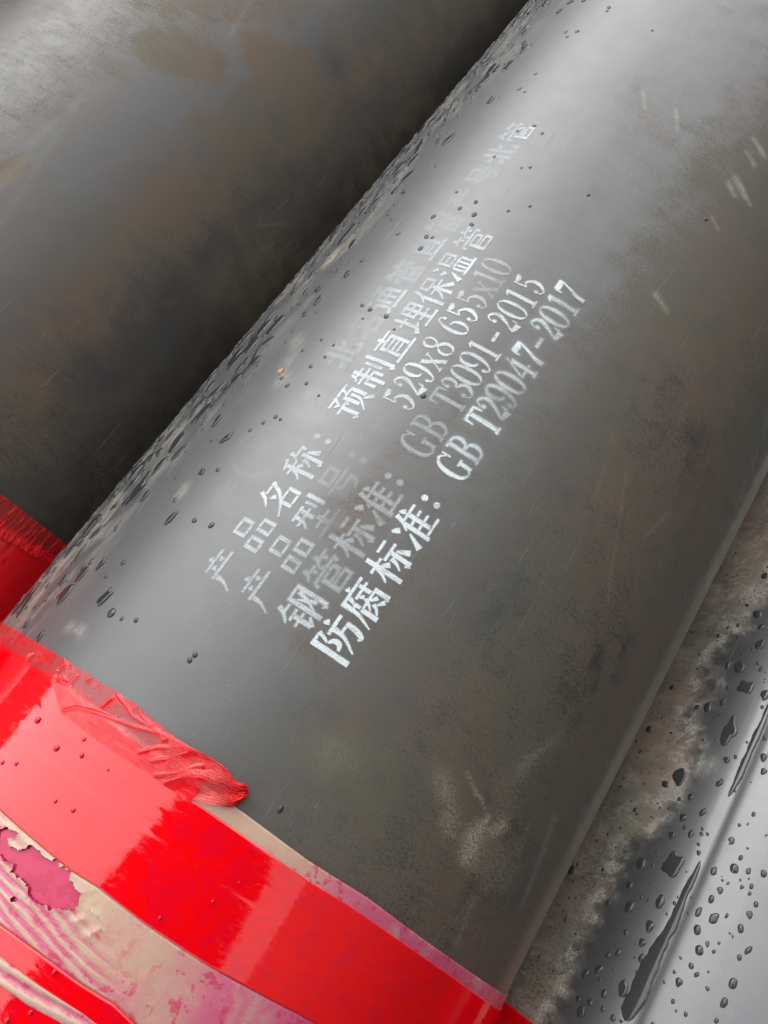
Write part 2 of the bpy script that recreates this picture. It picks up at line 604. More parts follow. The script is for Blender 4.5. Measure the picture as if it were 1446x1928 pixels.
def mask_main(U, V):
    T = np.degrees(U / R)
    n = fbm(U * 9, V * 7, 5, 1)
    # dust gathers on the side away from the open sky where rain never washed it
    d = 0.02 + 0.62 * sstep(0, 44, T + (n - .5) * 16) + 0.27 * sstep(-14, 12, T)  # last term: brown film on the crown, raised to dull the sky sheen
    d = d + 0.25 * sstep(.25, -.02, V) * sstep(2, 28, T)
    d = d * (0.45 + 1.1 * fbm(U * 14, V * 9, 6, 4)) * (0.7 + .6 * fbm(U * 90, V * 60, 4, 10))
    S = lambda *a, **k: seg(U, V, 0.0, *a, **k)
    for (p, q, w, amp, wp) in [
        ((600, 1390), (680, 1430), .020, .40, .03), ((845, 1470), (840, 1560), .012, .75, .03), ((890, 1560), (900, 1600), .008, .7, .03),
        ((1250, 560), (1330, 700), .030, .42, .04), ((1350, 330), (1400, 420), .018, .30, .04), ((1200, 170), (1230, 260), .02, .2, .03),
        ((1130, 830), (1200, 1000), .030, .25, .05), ((1010, 1330), (900, 1450), .018, .25, .05), ((1090, 1480), (1050, 1560), .012, .35, .03),
        ((960, 700), (640, 960), .010, .16, .05), ((700, 960), (660, 1000), .012, .30, .04), ((1350, 600), (1440, 500), .04, .35, .05),
        ((740, 1240), (860, 1230), .02, .22, .04), ((560, 1200), (590, 1250), .010, .25, .03),
    ]:
        d = d + S(p, q, w, amp, wp, 3)
    for (p, q, w, amp, wp) in [   # rubbed-clean smears
        ((1185, 1215), (1165, 1275), .010, .75, .02), ((1135, 1225), (1110, 1290), .007, .45, .02), ((1150, 1330), (1115, 1420), .006, .4, .02),
        ((1095, 1530), (1050, 1680), .0075, .8, .012), ((1440, 880), (1430, 960), .02, .6, .03), ((970, 1650), (930, 1780), .009, .4, .03),
        ((980, 1090), (890, 1230), .016, .35, .04), ((1420, 720), (1440, 780), .015, .5, .03), ((560, 1180), (400, 1330), .005, .12, .01),
        ((1330, 120), (1100, 520), .02, .15, .03), ((880, 1690), (830, 1790), .014, .3, .03),
    ]:
        d = d - S(p, q, w * 1.1, amp * .7, wp, 5, hard=True)
    # chalk scuffs in the wet strip, then a pale line down each edge
    p = 0.75 * sstep(-82, -66, T) * sstep(-28, -44, T) * sstep(.46, .60, fbm(U * 75, V * 22, 4, 7)) * sstep(.35, .55, fbm(U * 14, V * 6, 3, 17))
    p = p + 0.8 * sstep(-74, -80, T)  # pale line along the left edge
    p = p + 1.0 * sstep(66, 74, T) * (0.5 + fbm(U * 30, V * 8, 3, 8))  # rim light from the right, painted in as a pale edge
    for (a, b, w, amp, wp) in [
        ((838, 1480), (846, 1560), .007, .5, .02), ((880, 1605), (905, 1555), .006, .95, .015), ((620, 1400), (660, 1420), .010, .16, .03), ((905, 1560), (920, 1540), .0018, .8, .004),
        ((918, 1540), (905, 1500), .0012, .7, .004), ((935, 1560), (942, 1556), .005, .9, .012), ((960, 1640), (900, 1620), .012, .25, .04), ((1010, 1420), (960, 1480), .010, .18, .03), ((900, 1500), (880, 1455), .0012, .6, .004),
        ((860, 1780), (890, 1700), .003, .28, .006), ((985, 1700), (1045, 1540), .0035, .28, .008), ((975, 1450), (1060, 1380), .004, .2, .01),
        ((1385, 335), (1402, 370), .003, .9, .008), ((1372, 345), (1384, 368), .0022, .8, .006), ((1395, 350), (1412, 385), .0016, .8, .004), ((1235, 555), (1255, 585), .0025, .8, .006), ((1420, 262), (1438, 292), .0022, .9, .006), ((1405, 285), (1420, 310), .0018, .8, .005), ((1340, 410), (1352, 432), .0015, .6, .004),
        ((1180, 890), (1150, 1080), .0012, .22, .003), ((1150, 1080), (1145, 1140), .0012, .22, .003), ((1265, 960), (1215, 1010), .0015, .22, .003),
        ((1210, 170), (1215, 205), .0012, .6, .002), ((1272, 205), (1276, 245), .0012, .6, .002), ((1120, 940), (1140, 870), .0010, .22, .002),
        ((270, 880), (330, 830), .010, .25, .03), ((320, 885), (345, 845), .006, .3, .02), ((130, 1180), (150, 1190), .003, .5, .012),
        ((340, 930), (350, 915), .004, .7, .008), ((520, 600), (640, 470), .008, .3, .03), ((740, 310), (770, 285), .008, .45, .03),
        ((530, 720), (560, 640), .006, .5, .01), ((580, 745), (600, 790), .008, .25, .03),
    ]:
        p = p + S(a, b, w, amp, wp, 6)
    # faint round stamp above the lettering
    cu, cv = uv(488, 850)
    rr = np.hypot(U - cu, V - cv)
    p = p + 0.26 * np.exp(-((rr - .027) / .0018) ** 2) * fbm(U * 50, V * 50, 3, 9) + 0.08 * np.exp(-(rr / .016) ** 2)
    f = sstep(-8, -34, T)
    return d, p, f


def mask_left(U, V):
    T = np.degrees(U / R)
    n = fbm(U * 8, V * 6, 5, 12)
    d = 0.26 + 0.22 * sstep(.42, .62, n) * sstep(0, 25, T)
    S = lambda *a, **k: seg(U, V, PX_LEFT, *a, **k)
    for (p, q, w, amp, wp) in [
        ((60, 690), (560, 200), .030, .32, .03), ((560, 200), (900, 0), .030, .28, .03), ((160, 560), (300, 380), .03, .2, .04),
        ((300, 90), (380, 120), .022, .8, .03), ((500, 100), (560, 130), .02, .45, .03), ((620, 30), (680, 120), .016, .25, .03),
        ((0, 820), (60, 760), .03, .25, .04), ((0, 330), (40, 305), .008, .9, .01), ((560, 460), (480, 560), .03, .12, .05),
        ((300, 0), (520, 10), .02, .35, .04),
    ]:
        d = d + S(p, q, w, amp, wp, 13, hard=amp > .4)
    for (p, q, w, amp, wp) in [
        ((610, 60), (640, 110), .022, .35, .01), ((420, 60), (450, 130), .014, .45, .03), ((240, 560), (520, 330), .028, .30, .03),
        ((100, 720), (330, 620), .03, .2, .04), ((150, 330), (300, 160), .02, .2, .04), ((320, 210), (440, 150), .010, .4, .02),
    ]:
        d = d - S(p, q, w, amp * .6, wp, 14, hard=True)
    p = 0 * U
    for (a, b, w, amp, wp) in [
        ((0, 425), (160, 175), .0014, .30, .004), ((60, 270), (150, 185), .0025, .35, .006), ((0, 345), (45, 300), .005, .6, .006),
        ((430, 70), (470, 5), .002, .5, .004), ((120, 350), (240, 290), .002, .2, .01),
        ((480, 425), (540, 420), .0012, .35, .003), ((490, 470), (530, 450), .0012, .3, .003),
    ]:
        p = p + S(a, b, w, amp * .55, wp, 15)
    return d * 1.15, p, 0 * n


def mask_right(U, V):
    T = np.degrees(U / R)
    n = fbm(U * 16, V * 16, 5, 22)
    bd = sorted((y_, math.degrees(t_)) for t_, y_ in (hit(x_, q_, PX_RIGHT) for x_, q_ in
                [(1423, 1120), (1380, 1225), (1337, 1332), (1290, 1430), (1241, 1529), (1180, 1660), (1120, 1789), (1072, 1890)]))
    lim = np.interp(V, [b[0] for b in bd], [b[1] for b in bd]) + (n - .5) * 16
    dry = sstep(lim + 2.5, lim - 4, T)
    d = 0.0 + 0.98 * dry * (0.55 + 0.75 * fbm(U * 30, V * 30, 5, 23))
    rim = np.exp(-((T - lim + 1.5) / 2.6) ** 2)
    ridge = np.clip(1 - np.abs(fbm(U * 55 + 2 * n, V * 75, 4, 25) - .5) * 11, 0, 1)
    p = 1.0 * rim * (sstep(.40, .60, fbm(U * 90, V * 90, 4, 24)) + .5 * ridge) + 0.55 * dry * ridge * sstep(.35, .6, n)
    # pale line of the extrusion seam
    a, b = uv(1195, 1914, PX_RIGHT), uv(1446, 1335, PX_RIGHT)
    p = p + 0.12 * np.exp(-(segdist(U, V, a, b) / .004) ** 2)
    return d, p, .35 - 0.35 * dry


def dent_right(U, V):
    a, b = uv(1205, 1900, PX_RIGHT), uv(1446, 1345, PX_RIGHT)
    um = (a[0] + b[0]) / 2
    return -0.0016 * np.exp(-((U - um) / .007) ** 2)


GP = 'insulated pipes lying side by side'
pm = empty('insulated_pipe', (PX_MAIN, 0, 0), 'black insulated pipe with white stencilled lettering between two plain pipes', 'pipe', GP)
plf = empty('insulated_pipe', (PX_LEFT, 0, 0), 'dull black insulated pipe without lettering or droplets, brown dust smears', 'pipe', GP)
prt = empty('insulated_pipe', (PX_RIGHT, 0, -DROP), 'black insulated pipe without lettering, covered in large water droplets and pale dust', 'pipe', GP)

make_casing(PX_MAIN, pm, M['main'], (-88, 84), (-0.06, 1.22), 0.0024, mask_main)
make_casing(PX_LEFT, plf, M['left'], (-45, 92), (0.04, 1.45), 0.0036, mask_left, end=-0.22)
make_casing(PX_RIGHT, prt, M['right'], (-92, -20), (-0.08, 0.8), 0.0024, mask_right, dent=dent_right)

# ------------------------------------------------------------------ stencilled lettering
G = {}


def h(x0, x1, y, w=5.5):
    return [(x0, y, w), (x1, y, w)]


def v(x, y0, y1, w=9.5):
    return [(x, y0, w), (x, y1, w)]


def bx(x0, x1, y0, y1, wv=8.5, wh=5.5):
    return [v(x0, y1 + 3, y0 - 3, wv), v(x1, y1 + 3, y0 - 3, wv), h(x0 + 7, x1 - 7, y1, wh), h(x0 + 7, x1 - 7, y0, wh)]


def dot(x0, y0, x1, y1, w=11):
    return [(x0, y0, w * .35), ((x0 + x1) / 2, (y0 + y1) / 2, w * .8), (x1, y1, w)]


def fall(*pts, w0=10, w1=3):
    n = len(pts)
    return [(x, y, w0 + (w1 - w0) * i / (n - 1)) for i, (x, y) in enumerate(pts)]


G['产'] = [dot(46, 100, 54, 90), h(16, 88, 85), dot(32, 78, 38, 68), dot(70, 78, 62, 68), h(10, 94, 58, 6.5), fall((20, 52), (17, 28), (3, 2))]
G['品'] = bx(30, 70, 60, 92) + bx(10, 38, 6, 40) + bx(62, 92, 6, 40)
G['名'] = [fall((42, 100), (30, 78), (10, 60)), h(42, 74, 84), fall((80, 88), (62, 54), (34, 30), (4, 14)), dot(36, 66, 48, 54)] + bx(42, 84, 4, 36)
G['称'] = [fall((44, 97), (26, 90), (10, 86), w0=8), h(4, 50, 70), v(27, 86, 0), fall((23, 64), (15, 46), (2, 32), w0=8), dot(33, 60, 46, 46),
           fall((64, 100), (58, 84), (48, 70)), h(62, 96, 82), dot(96, 84, 88, 70, 8), v(73, 70, 4), dot(60, 10, 70, 4, 8), fall((60, 56), (56, 40), (48, 26)), dot(84, 58, 97, 26, 12)]
G['型'] = [h(8, 56, 90), h(2, 60, 70), fall((22, 88), (20, 64), (6, 46)), v(43, 88, 48), v(70, 92, 58, 7), v(90, 100, 46), h(22, 80, 27), v(51, 42, 8), h(4, 97, 4, 6.5)]
G['号'] = bx(28, 74, 66, 94) + [h(6, 95, 52), dot(36, 48, 32, 36, 8), h(36, 80, 33), fall((80, 36), (76, 14), (56, 4), w0=11, w1=6)]
G['钢'] = [fall((28, 100), (18, 80), (2, 64)), h(20, 46, 82), h(12, 44, 60), h(6, 46, 40), v(27, 56, 8), fall((27, 6), (46, 22), w0=10, w1=4),
           v(56, 94, -2), h(62, 88, 91), v(93, 94, 4), dot(80, 12, 90, 2, 9), fall((84, 80), (74, 48), (62, 22)), dot(64, 74, 84, 28, 9)]
G['管'] = [fall((22, 100), (16, 86), (4, 76)), h(20, 46, 86), dot(28, 82, 36, 72, 8), fall((66, 100), (60, 86), (48, 76)), h(64, 97, 86), dot(74, 82, 82, 72, 8),
           dot(46, 74, 54, 64, 8), h(10, 90, 60), dot(8, 62, 5, 46, 8), dot(94, 62, 86, 48, 8), v(27, 50, -2), v(72, 50, 28, 8), h(33, 68, 49, 4.5), h(33, 68, 30, 4.5),
           v(78, 22, -2, 8), h(33, 74, 20, 4.5), h(33, 74, 1, 4.5)]
G['标'] = [h(2, 48, 72), v(25, 100, -2), fall((21, 68), (14, 46), (2, 30), w0=8), dot(31, 62, 46, 44), h(56, 92, 88), h(48, 99, 62), v(74, 58, 2), dot(62, 12, 72, 2, 9),
           fall((62, 50), (57, 32), (46, 16)), dot(85, 50, 99, 18, 12)]
G['准'] = [dot(4, 88, 18, 72, 12), fall((4, 6), (12, 22), (24, 46), w0=13, w1=4), fall((48, 100), (40, 78), (26, 58)), v(39, 72, -2), dot(60, 100, 68, 86, 10), h(45, 97, 78),
           h(45, 60, 56), h(73, 92, 56), h(45, 60, 34), h(73, 92, 34), h(45, 99, 7), v(66, 74, 12)]
G['防'] = [v(10, 98, -4, 11), h(18, 34, 94), [(38, 95, 8), (30, 74, 6), (26, 66, 4)], [(27, 64, 4), (38, 54, 9), (38, 40, 10), (24, 32, 5)],
           dot(62, 100, 70, 88, 11), h(44, 99, 74, 6.5), fall((62, 70), (58, 38), (36, 0), w0=11), h(64, 82, 50), [(90, 52, 9), (87, 22, 11), (80, 4, 8), (70, 8, 4)]]
G['腐'] = [dot(48, 101, 55, 92, 9), h(10, 97, 85), fall((17, 81), (15, 40), (0, 0), w0=11), fall((38, 80), (32, 66), (22, 56), w0=8), v(32, 62, 46, 7), h(44, 94, 67, 5),
           v(77, 79, 46, 8), dot(52, 62, 60, 53, 8), v(30, 42, -4), h(36, 84, 40, 5), v(89, 42, 0), dot(78, 6, 86, 0, 7), fall((58, 48), (50, 34), (38, 22), w0=8),
           dot(60, 36, 76, 24, 8), fall((57, 24), (50, 12), (38, 3), w0=8), dot(60, 16, 76, 4, 8)]
G['预'] = [h(10, 42, 92), fall((46, 95), (36, 80), (28, 74), w0=8), dot(18, 80, 32, 70, 8), h(2, 48, 58), dot(50, 60, 42, 48, 7), v(27, 54, 6), dot(12, 12, 24, 4, 9),
           h(52, 99, 92), fall((78, 89), (74, 80), (68, 74), w0=7), v(58, 74, 22), h(64, 88, 72), v(93, 74, 22), fall((76, 62), (74, 30), (48, 0), w0=9), dot(80, 22, 99, 0, 11)]
G['制'] = [fall((20, 98), (14, 82), (4, 74), w0=8), h(18, 54, 82), h(0, 62, 63), v(32, 100, -2), v(12, 50, 14, 8), h(18, 26, 47), h(38, 50, 47), v(54, 50, 16, 8),
           v(73, 88, 32, 7.5), v(93, 100, 4), dot(79, 12, 91, 2, 9)]
G['直'] = [h(12, 91, 88), v(50, 101, 78, 9), v(26, 76, 12), v(77, 76, 12), h(34, 70, 73), h(34, 70, 57, 4.5), h(34, 70, 42, 4.5), h(34, 70, 27, 4.5), h(2, 99, 5, 6.5)]
G['埋'] = [h(0, 36, 66), v(19, 96, 22), fall((0, 10), (38, 30), w0=11, w1=4), v(48, 94, 46, 8), v(92, 94, 46, 8), h(54, 64, 91), h(75, 87, 91), h(54, 64, 70, 4.5), h(75, 87, 70, 4.5),
           h(54, 64, 49), h(75, 87, 49), v(69, 96, 8), h(46, 64, 28), h(75, 95, 28), h(34, 101, 3, 6.5)]
G['保'] = [fall((30, 100), (20, 74), (0, 52)), v(18, 68, -2)] + bx(46, 86, 67, 93) + [h(34, 60, 50), h(71, 99, 50), v(65, 62, -2), fall((60, 46), (50, 26), (34, 10), w0=8), dot(70, 46, 99, 10, 13)]
G['温'] = [dot(6, 96, 20, 82, 11), dot(0, 66, 16, 54, 11), fall((4, 2), (12, 18), (24, 40), w0=13, w1=4), v(42, 97, 56, 8), v(84, 97, 56, 8), h(49, 78, 94), h(49, 78, 76, 4.5), h(49, 78, 58, 4.5),
           h(42, 84, 45), v(38, 44, 9, 8), v(54, 40, 9, 6.5), v(70, 40, 9, 6.5), v(87, 44, 9, 8), h(26, 101, 3, 6.5)]
G['北'] = [h(4, 30, 64), v(36, 98, 4), fall((2, 16), (36, 34), w0=10, w1=4), v(62, 98, 10), dot(66, 54, 92, 70, 8), h(66, 92, 6), dot(94, 26, 92, 6, 8)]
G['通'] = [dot(8, 94, 22, 80), h(2, 22, 58), v(20, 56, 22), fall((2, 4), (22, 16), w0=9, w1=5), h(26, 100, 4, 7), h(38, 86, 94), fall((88, 95), (64, 78)), v(38, 72, 18), v(88, 72, 18),
           h(44, 82, 70), h(44, 82, 46, 4.5), v(63, 78, 18, 7)]
G['：'] = [[(26, 66, 0), (26, 66, 17)], [(26, 30, 0), (26, 30, 17)]]
W = {'：': 52}
# didone figures and capitals, box 58 x 100
G['0'] = [[(27, 99, 2.5), (11, 84, 8), (5, 50, 12), (11, 16, 8), (27, 1, 2.5)], [(33, 99, 2.5), (49, 84, 8), (55, 50, 12), (49, 16, 8), (33, 1, 2.5)]]
G['1'] = [v(30, 99, 6, 12), h(12, 48, 2, 4.5), [(24, 95, 5), (12, 88, 3)]]
G['2'] = [[(16, 74, 2), (16, 74, 15)], [(10, 82, 3), (24, 98, 4), (44, 88, 9), (48, 70, 12), (34, 44, 8), (10, 10, 4)], [(12, 10, 5), (26, 10, 11), (48, 7, 15)], [(54, 30, 3), (51, 14, 6)]]
G['3'] = [[(14, 78, 2), (14, 78, 14)], [(10, 86, 3), (26, 99, 4), (44, 86, 10), (42, 64, 9), (24, 53, 3)], [(26, 51, 3), (46, 42, 9), (50, 22, 12), (26, 1, 4), (8, 14, 3)], [(13, 22, 2), (13, 22, 14)]]
G['4'] = [[(40, 99, 3), (4, 34, 4)], h(2, 30, 30, 4.5), h(46, 58, 30, 4.5), v(40, 84, 4, 12), h(26, 54, 2, 4.5)]
G['5'] = [v(13, 97, 54, 5), [(18, 92, 6), (34, 90, 13), (50, 95, 8)], [(14, 54, 3), (30, 63, 5), (48, 48, 10), (50, 26, 12), (28, 1, 4), (8, 12, 3)], [(14, 21, 2), (14, 21, 14)]]
G['6'] = [[(46, 94, 4), (28, 98, 4), (12, 74, 9), (6, 36, 12), (14, 10, 8), (28, 1, 3)], [(34, 1, 3), (49, 14, 9), (52, 34, 11), (44, 54, 7), (28, 60, 3)], [(45, 86, 2), (45, 86, 13)]]
G['7'] = [[(8, 92, 13), (34, 91, 13), (54, 95, 6)], [(53, 90, 4), (40, 58, 6), (27, 30, 10), (24, 2, 13)], v(7, 97, 74, 4)]
G['8'] = [[(28, 99, 3), (12, 88, 8), (12, 70, 9), (30, 52, 8), (50, 34, 11), (48, 12, 8), (32, 1, 3)], [(32, 99, 3), (47, 88, 7), (46, 68, 6), (34, 56, 3)], [(24, 50, 3), (8, 34, 8), (8, 14, 8), (26, 1, 3)]]
G['9'] = [[(58 - x, 100 - y, w) for x, y, w in s_] for s_ in G['6']]
G['x'] = [[(8, 62, 12), (48, 3, 12)], [(46, 62, 4), (30, 36, 4)], [(24, 30, 4), (8, 3, 4)], h(0, 20, 64, 4), h(38, 54, 64, 4), h(0, 18, 1, 4), h(36, 56, 1, 4)]
G['G'] = [[(58, 84, 3), (38, 99, 4), (14, 84, 9), (6, 50, 13), (14, 16, 9), (38, 1, 4)], [(42, 1, 3), (58, 14, 4)], v(60, 38, 4, 11), h(46, 74, 41, 4.5), v(62, 98, 72, 4)]
G['B'] = [v(17, 95, 5, 12), h(2, 20, 98, 4.5), h(2, 20, 2, 4.5), [(26, 98, 4), (46, 94, 6), (56, 76, 12), (44, 56, 6), (26, 53, 4)], [(26, 50, 4), (50, 47, 6), (62, 26, 13), (48, 5, 6), (26, 2, 4)]]
G['T'] = [v(36, 92, 6, 12), h(4, 68, 97, 5), [(6, 96, 6), (3, 72, 3)], [(66, 96, 6), (69, 72, 3)], h(22, 50, 2, 4.5)]
G['-'] = [h(4, 50, 44, 8)]
W.update({k: 58 for k in '0123456789x-'})
W.update({'G': 72, 'B': 68, 'T': 70})


def spline(pts):
    if len(pts) < 3:
        return np.array(pts, float)
    P = np.array(pts, float)
    Q = np.vstack([2 * P[0] - P[1], P, 2 * P[-1] - P[-2]])
    out = []
    for i in range(1, len(Q) - 2):
        for t in np.linspace(0, 1, 7)[:-1]:
            a, b, c_, d_ = Q[i - 1], Q[i], Q[i + 1], Q[i + 2]
            out.append(0.5 * (2 * b + (c_ - a) * t + (2 * a - 5 * b + 4 * c_ - d_) * t * t + (3 * b - 3 * c_ + d_ - a) * t ** 3))
    out.append(P[-1])
    return np.array(out)


def stroke_poly(st):
    P = spline(st)
    if np.hypot(*(P[-1, :2] - P[0, :2])) < 1e-6:      # round dot
        a = np.linspace(0, 2 * np.pi, 15)[:-1]
        return np.stack([P[0, 0] + P[-1, 2] * .5 * np.cos(a), P[0, 1] + P[-1, 2] * .5 * np.sin(a)], -1)
    T = np.gradient(P[:, :2], axis=0)
    T /= np.linalg.norm(T, axis=1)[:, None] + 1e-9
    N = np.stack([-T[:, 1], T[:, 0]], -1)
    w = np.maximum(P[:, 2] * 1.27, .6)[:, None] / 2
    return np.vstack([P[:, :2] + N * w, (P[:, :2] - N * w)[::-1]])


def lettering(items, label, cell=0.0006):
    """items: (char, theta_deg of middle, y of middle, width_m, height_m, ink, softness_m, fade)
    char runs along +y, its top points to -theta; ink field sits 0.3 mm proud of the casing"""
    th0 = min(i[1] for i in items)
    th1 = max(i[1] for i in items)
    u0, u1 = R * math.radians(th0) - .024, R * math.radians(th1) + .024
    y0, y1 = min(i[2] for i in items) - .03, max(i[2] for i in items) + .03
    us, ys = np.arange(u0, u1, cell), np.arange(y0, y1, cell)
    U, Y = np.meshgrid(us, ys, indexing='ij')
    ink = np.zeros(U.shape)
    for (ch, th, yc, wd, hg, den, soft, fade) in items:
        uc = R * math.radians(th)
        wbox = W.get(ch, 100)
        i0, i1 = np.searchsorted(us, [uc - hg * .62 - soft * 2, uc + hg * .62 + soft * 2])
        j0, j1 = np.searchsorted(ys, [yc - wd * .65 - soft * 2, yc + wd * .65 + soft * 2])
        uu, yy = U[i0:i1, j0:j1], Y[i0:i1, j0:j1]
        wob = 0.0004 * (fbm(uu * 300, yy * 300, 2, 31) - .5)
        best = np.full(uu.shape, 1.0)
        for st in G[ch]:
            P = stroke_poly(st)
            Q = np.stack([uc - (P[:, 1] - 50) / 100 * hg, yc + (P[:, 0] - wbox / 2) / wbox * wd], -1)
            best = np.minimum(best, polysdf(uu, yy, Q))
        best = best + wob
        dn = den * sstep(soft, -soft * .75, best)
        dn = dn + den * 0.10 * np.exp(-np.clip(best, 0, None) / (soft * 2.0)) * (soft > .0014)
        # fade: (side, amount): paint thins out towards top or bottom of the letter
        if fade:
            tt = np.clip((uu - uc) / hg + .5, 0, 1)
            dn = dn * (1 - fade * tt) if fade > 0 else dn * (1 + fade * (1 - tt))
        ink[i0:i1, j0:j1] = np.maximum(ink[i0:i1, j0:j1], dn)
    ink *= 0.72 + 0.5 * fbm(U * 45, Y * 45, 4, 33)
    ink = np.clip(ink, 0, 1)
    qk = np.maximum.reduce([ink[:-1, :-1], ink[1:, :-1], ink[:-1, 1:], ink[1:, 1:]]) > 0.012
    quads = grid_quads(len(us), len(ys), qk)
    used = np.unique(quads)
    remap = np.zeros(U.size, np.int64)
    remap[used] = np.arange(len(used))
    V3 = pos(0.0, U / R, Y, 0.0003).reshape(-1, 3)[used]
    me = mesh_np('stencil_lettering', V3, remap[quads])
    attr(me, 'uvm', np.stack([U, Y, 0 * U], -1).reshape(-1, 3)[used], 'FLOAT_VECTOR')
    attr(me, 'ink', ink.ravel()[used], 'FLOAT')
    o = obj('stencil_lettering', me, M['paint'], pm)
    o['label'] = label
    return o


CW, CH = 0.0335, 0.0335          # Chinese characters
LW, LH = 0.0150, 0.0315          # figures


def line(th, hanzi, latin, label, dth=0.0):
    it = []
    for (ch, y, ink, soft, fade) in hanzi:
        wd = .0175 if ch == '：' else CW
        it.append((ch, th, y, wd, CH, ink, soft, fade))
    for (ch, y, ink, soft, fade) in latin:
        wd = LW * W[ch] / 58 * (.95 if ch in 'GBT' else 1)
        it.append((ch, th + dth, y, wd, LH, ink, soft, fade))
    for o_ in (it[:5], it[5:]):
        if o_:
            lettering(o_, label)


def run(s_, ys, ink, soft, fade=0.0):
    n = len(s_)
    f = lambda a, i: a[i] if isinstance(a, (list, tuple)) else a
    return [(s_[i], ys[i], f(ink, i) * (1 if f(ink, i) > 1 else .88), f(soft, i), f(fade, i)) for i in range(n)]


line(-10.2, run('产品名称：预制直埋保温管', [.1123, .1505, .1885, .2262, .2555, .2996, .3375, .3735, .4115, .4475, .4850, .5235],
                [.62, .8, .95, .8, .62, .95, .98, .98, .98, .95, .98, .85], [.0007, .0006, .0006, .0007, .0009] + [.0006] * 7,
                [0, 0, 0, 0, 0, 0, 0, 0, -.35, -.4, -.45, -.5]), [],
     'white stencilled line of Chinese characters ending under the faded top line')
line(-3.4, run('产品型号：', [.1133, .1512, .1893, .2262, .2545], [.58, .75, .85, .34, .16], [.0008, .0008, .0008, .0014, .0018], [0, .25, .85, .7, 0]),
     run('529x8655x10', [.3232, .3405, .3574, .3745, .3916, .4185, .4362, .4540, .4715, .4850, .5010],
         [.85, .82, .92, .8, .85, .95, .95, .62, .42, .5, .5], .0006, [0, 0, 0, 0, 0, 0, 0, .3, .3, .2, .2]),
     'thin white stencilled line with the figures 529x8 655x10')
line(3.3, run('钢管标准：', [.1155, .1530, .1890, .2275, .2530], [.72, .42, .50, .48, .42], [.0010, .0015, .0013, .0013, .0014], [0, 0, .2, 0, 0]),
     run('GBT3091-2015', [.2925, .3140, .3450, .3614, .3770, .3935, .4095, .4281, .4460, .4630, .4800, .4977],
         [.42, .42, .50, .62, .70, .80, .92, .90, .95, .95, .95, .95], [.0011, .0011, .0011, .0009, .0009, .0008, .0006, .0006, .0006, .0006, .0006, .0006]),
     'white stencilled line with the letters and figures GB T3091-2015')
line(9.8, run('防腐标准：', [.1125, .1485, .1875, .2270, .2530], [1.25, 1.25, 1.25, 1.2, 1.25], .0007, [0, 0, .12, .1, .35]),
     run('GBT29047-2017', [.2920, .3130, .3445, .3610, .3765, .3930, .4110, .4290, .4460, .4625, .4790, .4965, .5130],
         [1.15, 1.0, 1.2, .9, .75, .8, .9, 1.1, .75, .95, .9, .95, 1.05], [.0012, .0016, .0017, .0018, .0020, .0019, .0018, .0016, .0015, .0016, .0018, .0018, .0014],
         [.2, .45, .2, .55, .6, .45, .4, .45, .2, .4, .5, .45, .4]),
     'brightest white stencilled line with the letters and figures GB T29047-2017')
GH = 'worn top line of stencilled characters, faded to pale ghosts'
for k_, (ch_, ink_, sf_, fd_) in enumerate([('北', .20, .0028, -.3), ('名', .18, .0034, -.7), ('通', .36, .0020, -.8), ('管', .17, .0032, 0), ('直', .28, .0020, -.9),
                                            ('管', .13, .0036, 0), ('产', .12, .0036, 0), ('号', .15, .0034, 0), ('北', .22, .0028, 0), ('管', .40, .0012, -.5)]):
    lettering([(ch_, -17.6 + .04 * k_, .347 + .0379 * k_, .033, .033, ink_ * 1.7, sf_, fd_)], GH)
lettering([('产', -17.6, .170, .033, .033, .07, .0034, 0)], GH)

# ------------------------------------------------------------------ tape and film
DEG = math.radians


def edge(pts, cx):
    t = sorted(hit(x, y, cx) for x, y in pts)
    T = np.array([a for a, b in t])
    Y = np.array([b for a, b in t])
    return lambda th: np.interp(th, T, Y)


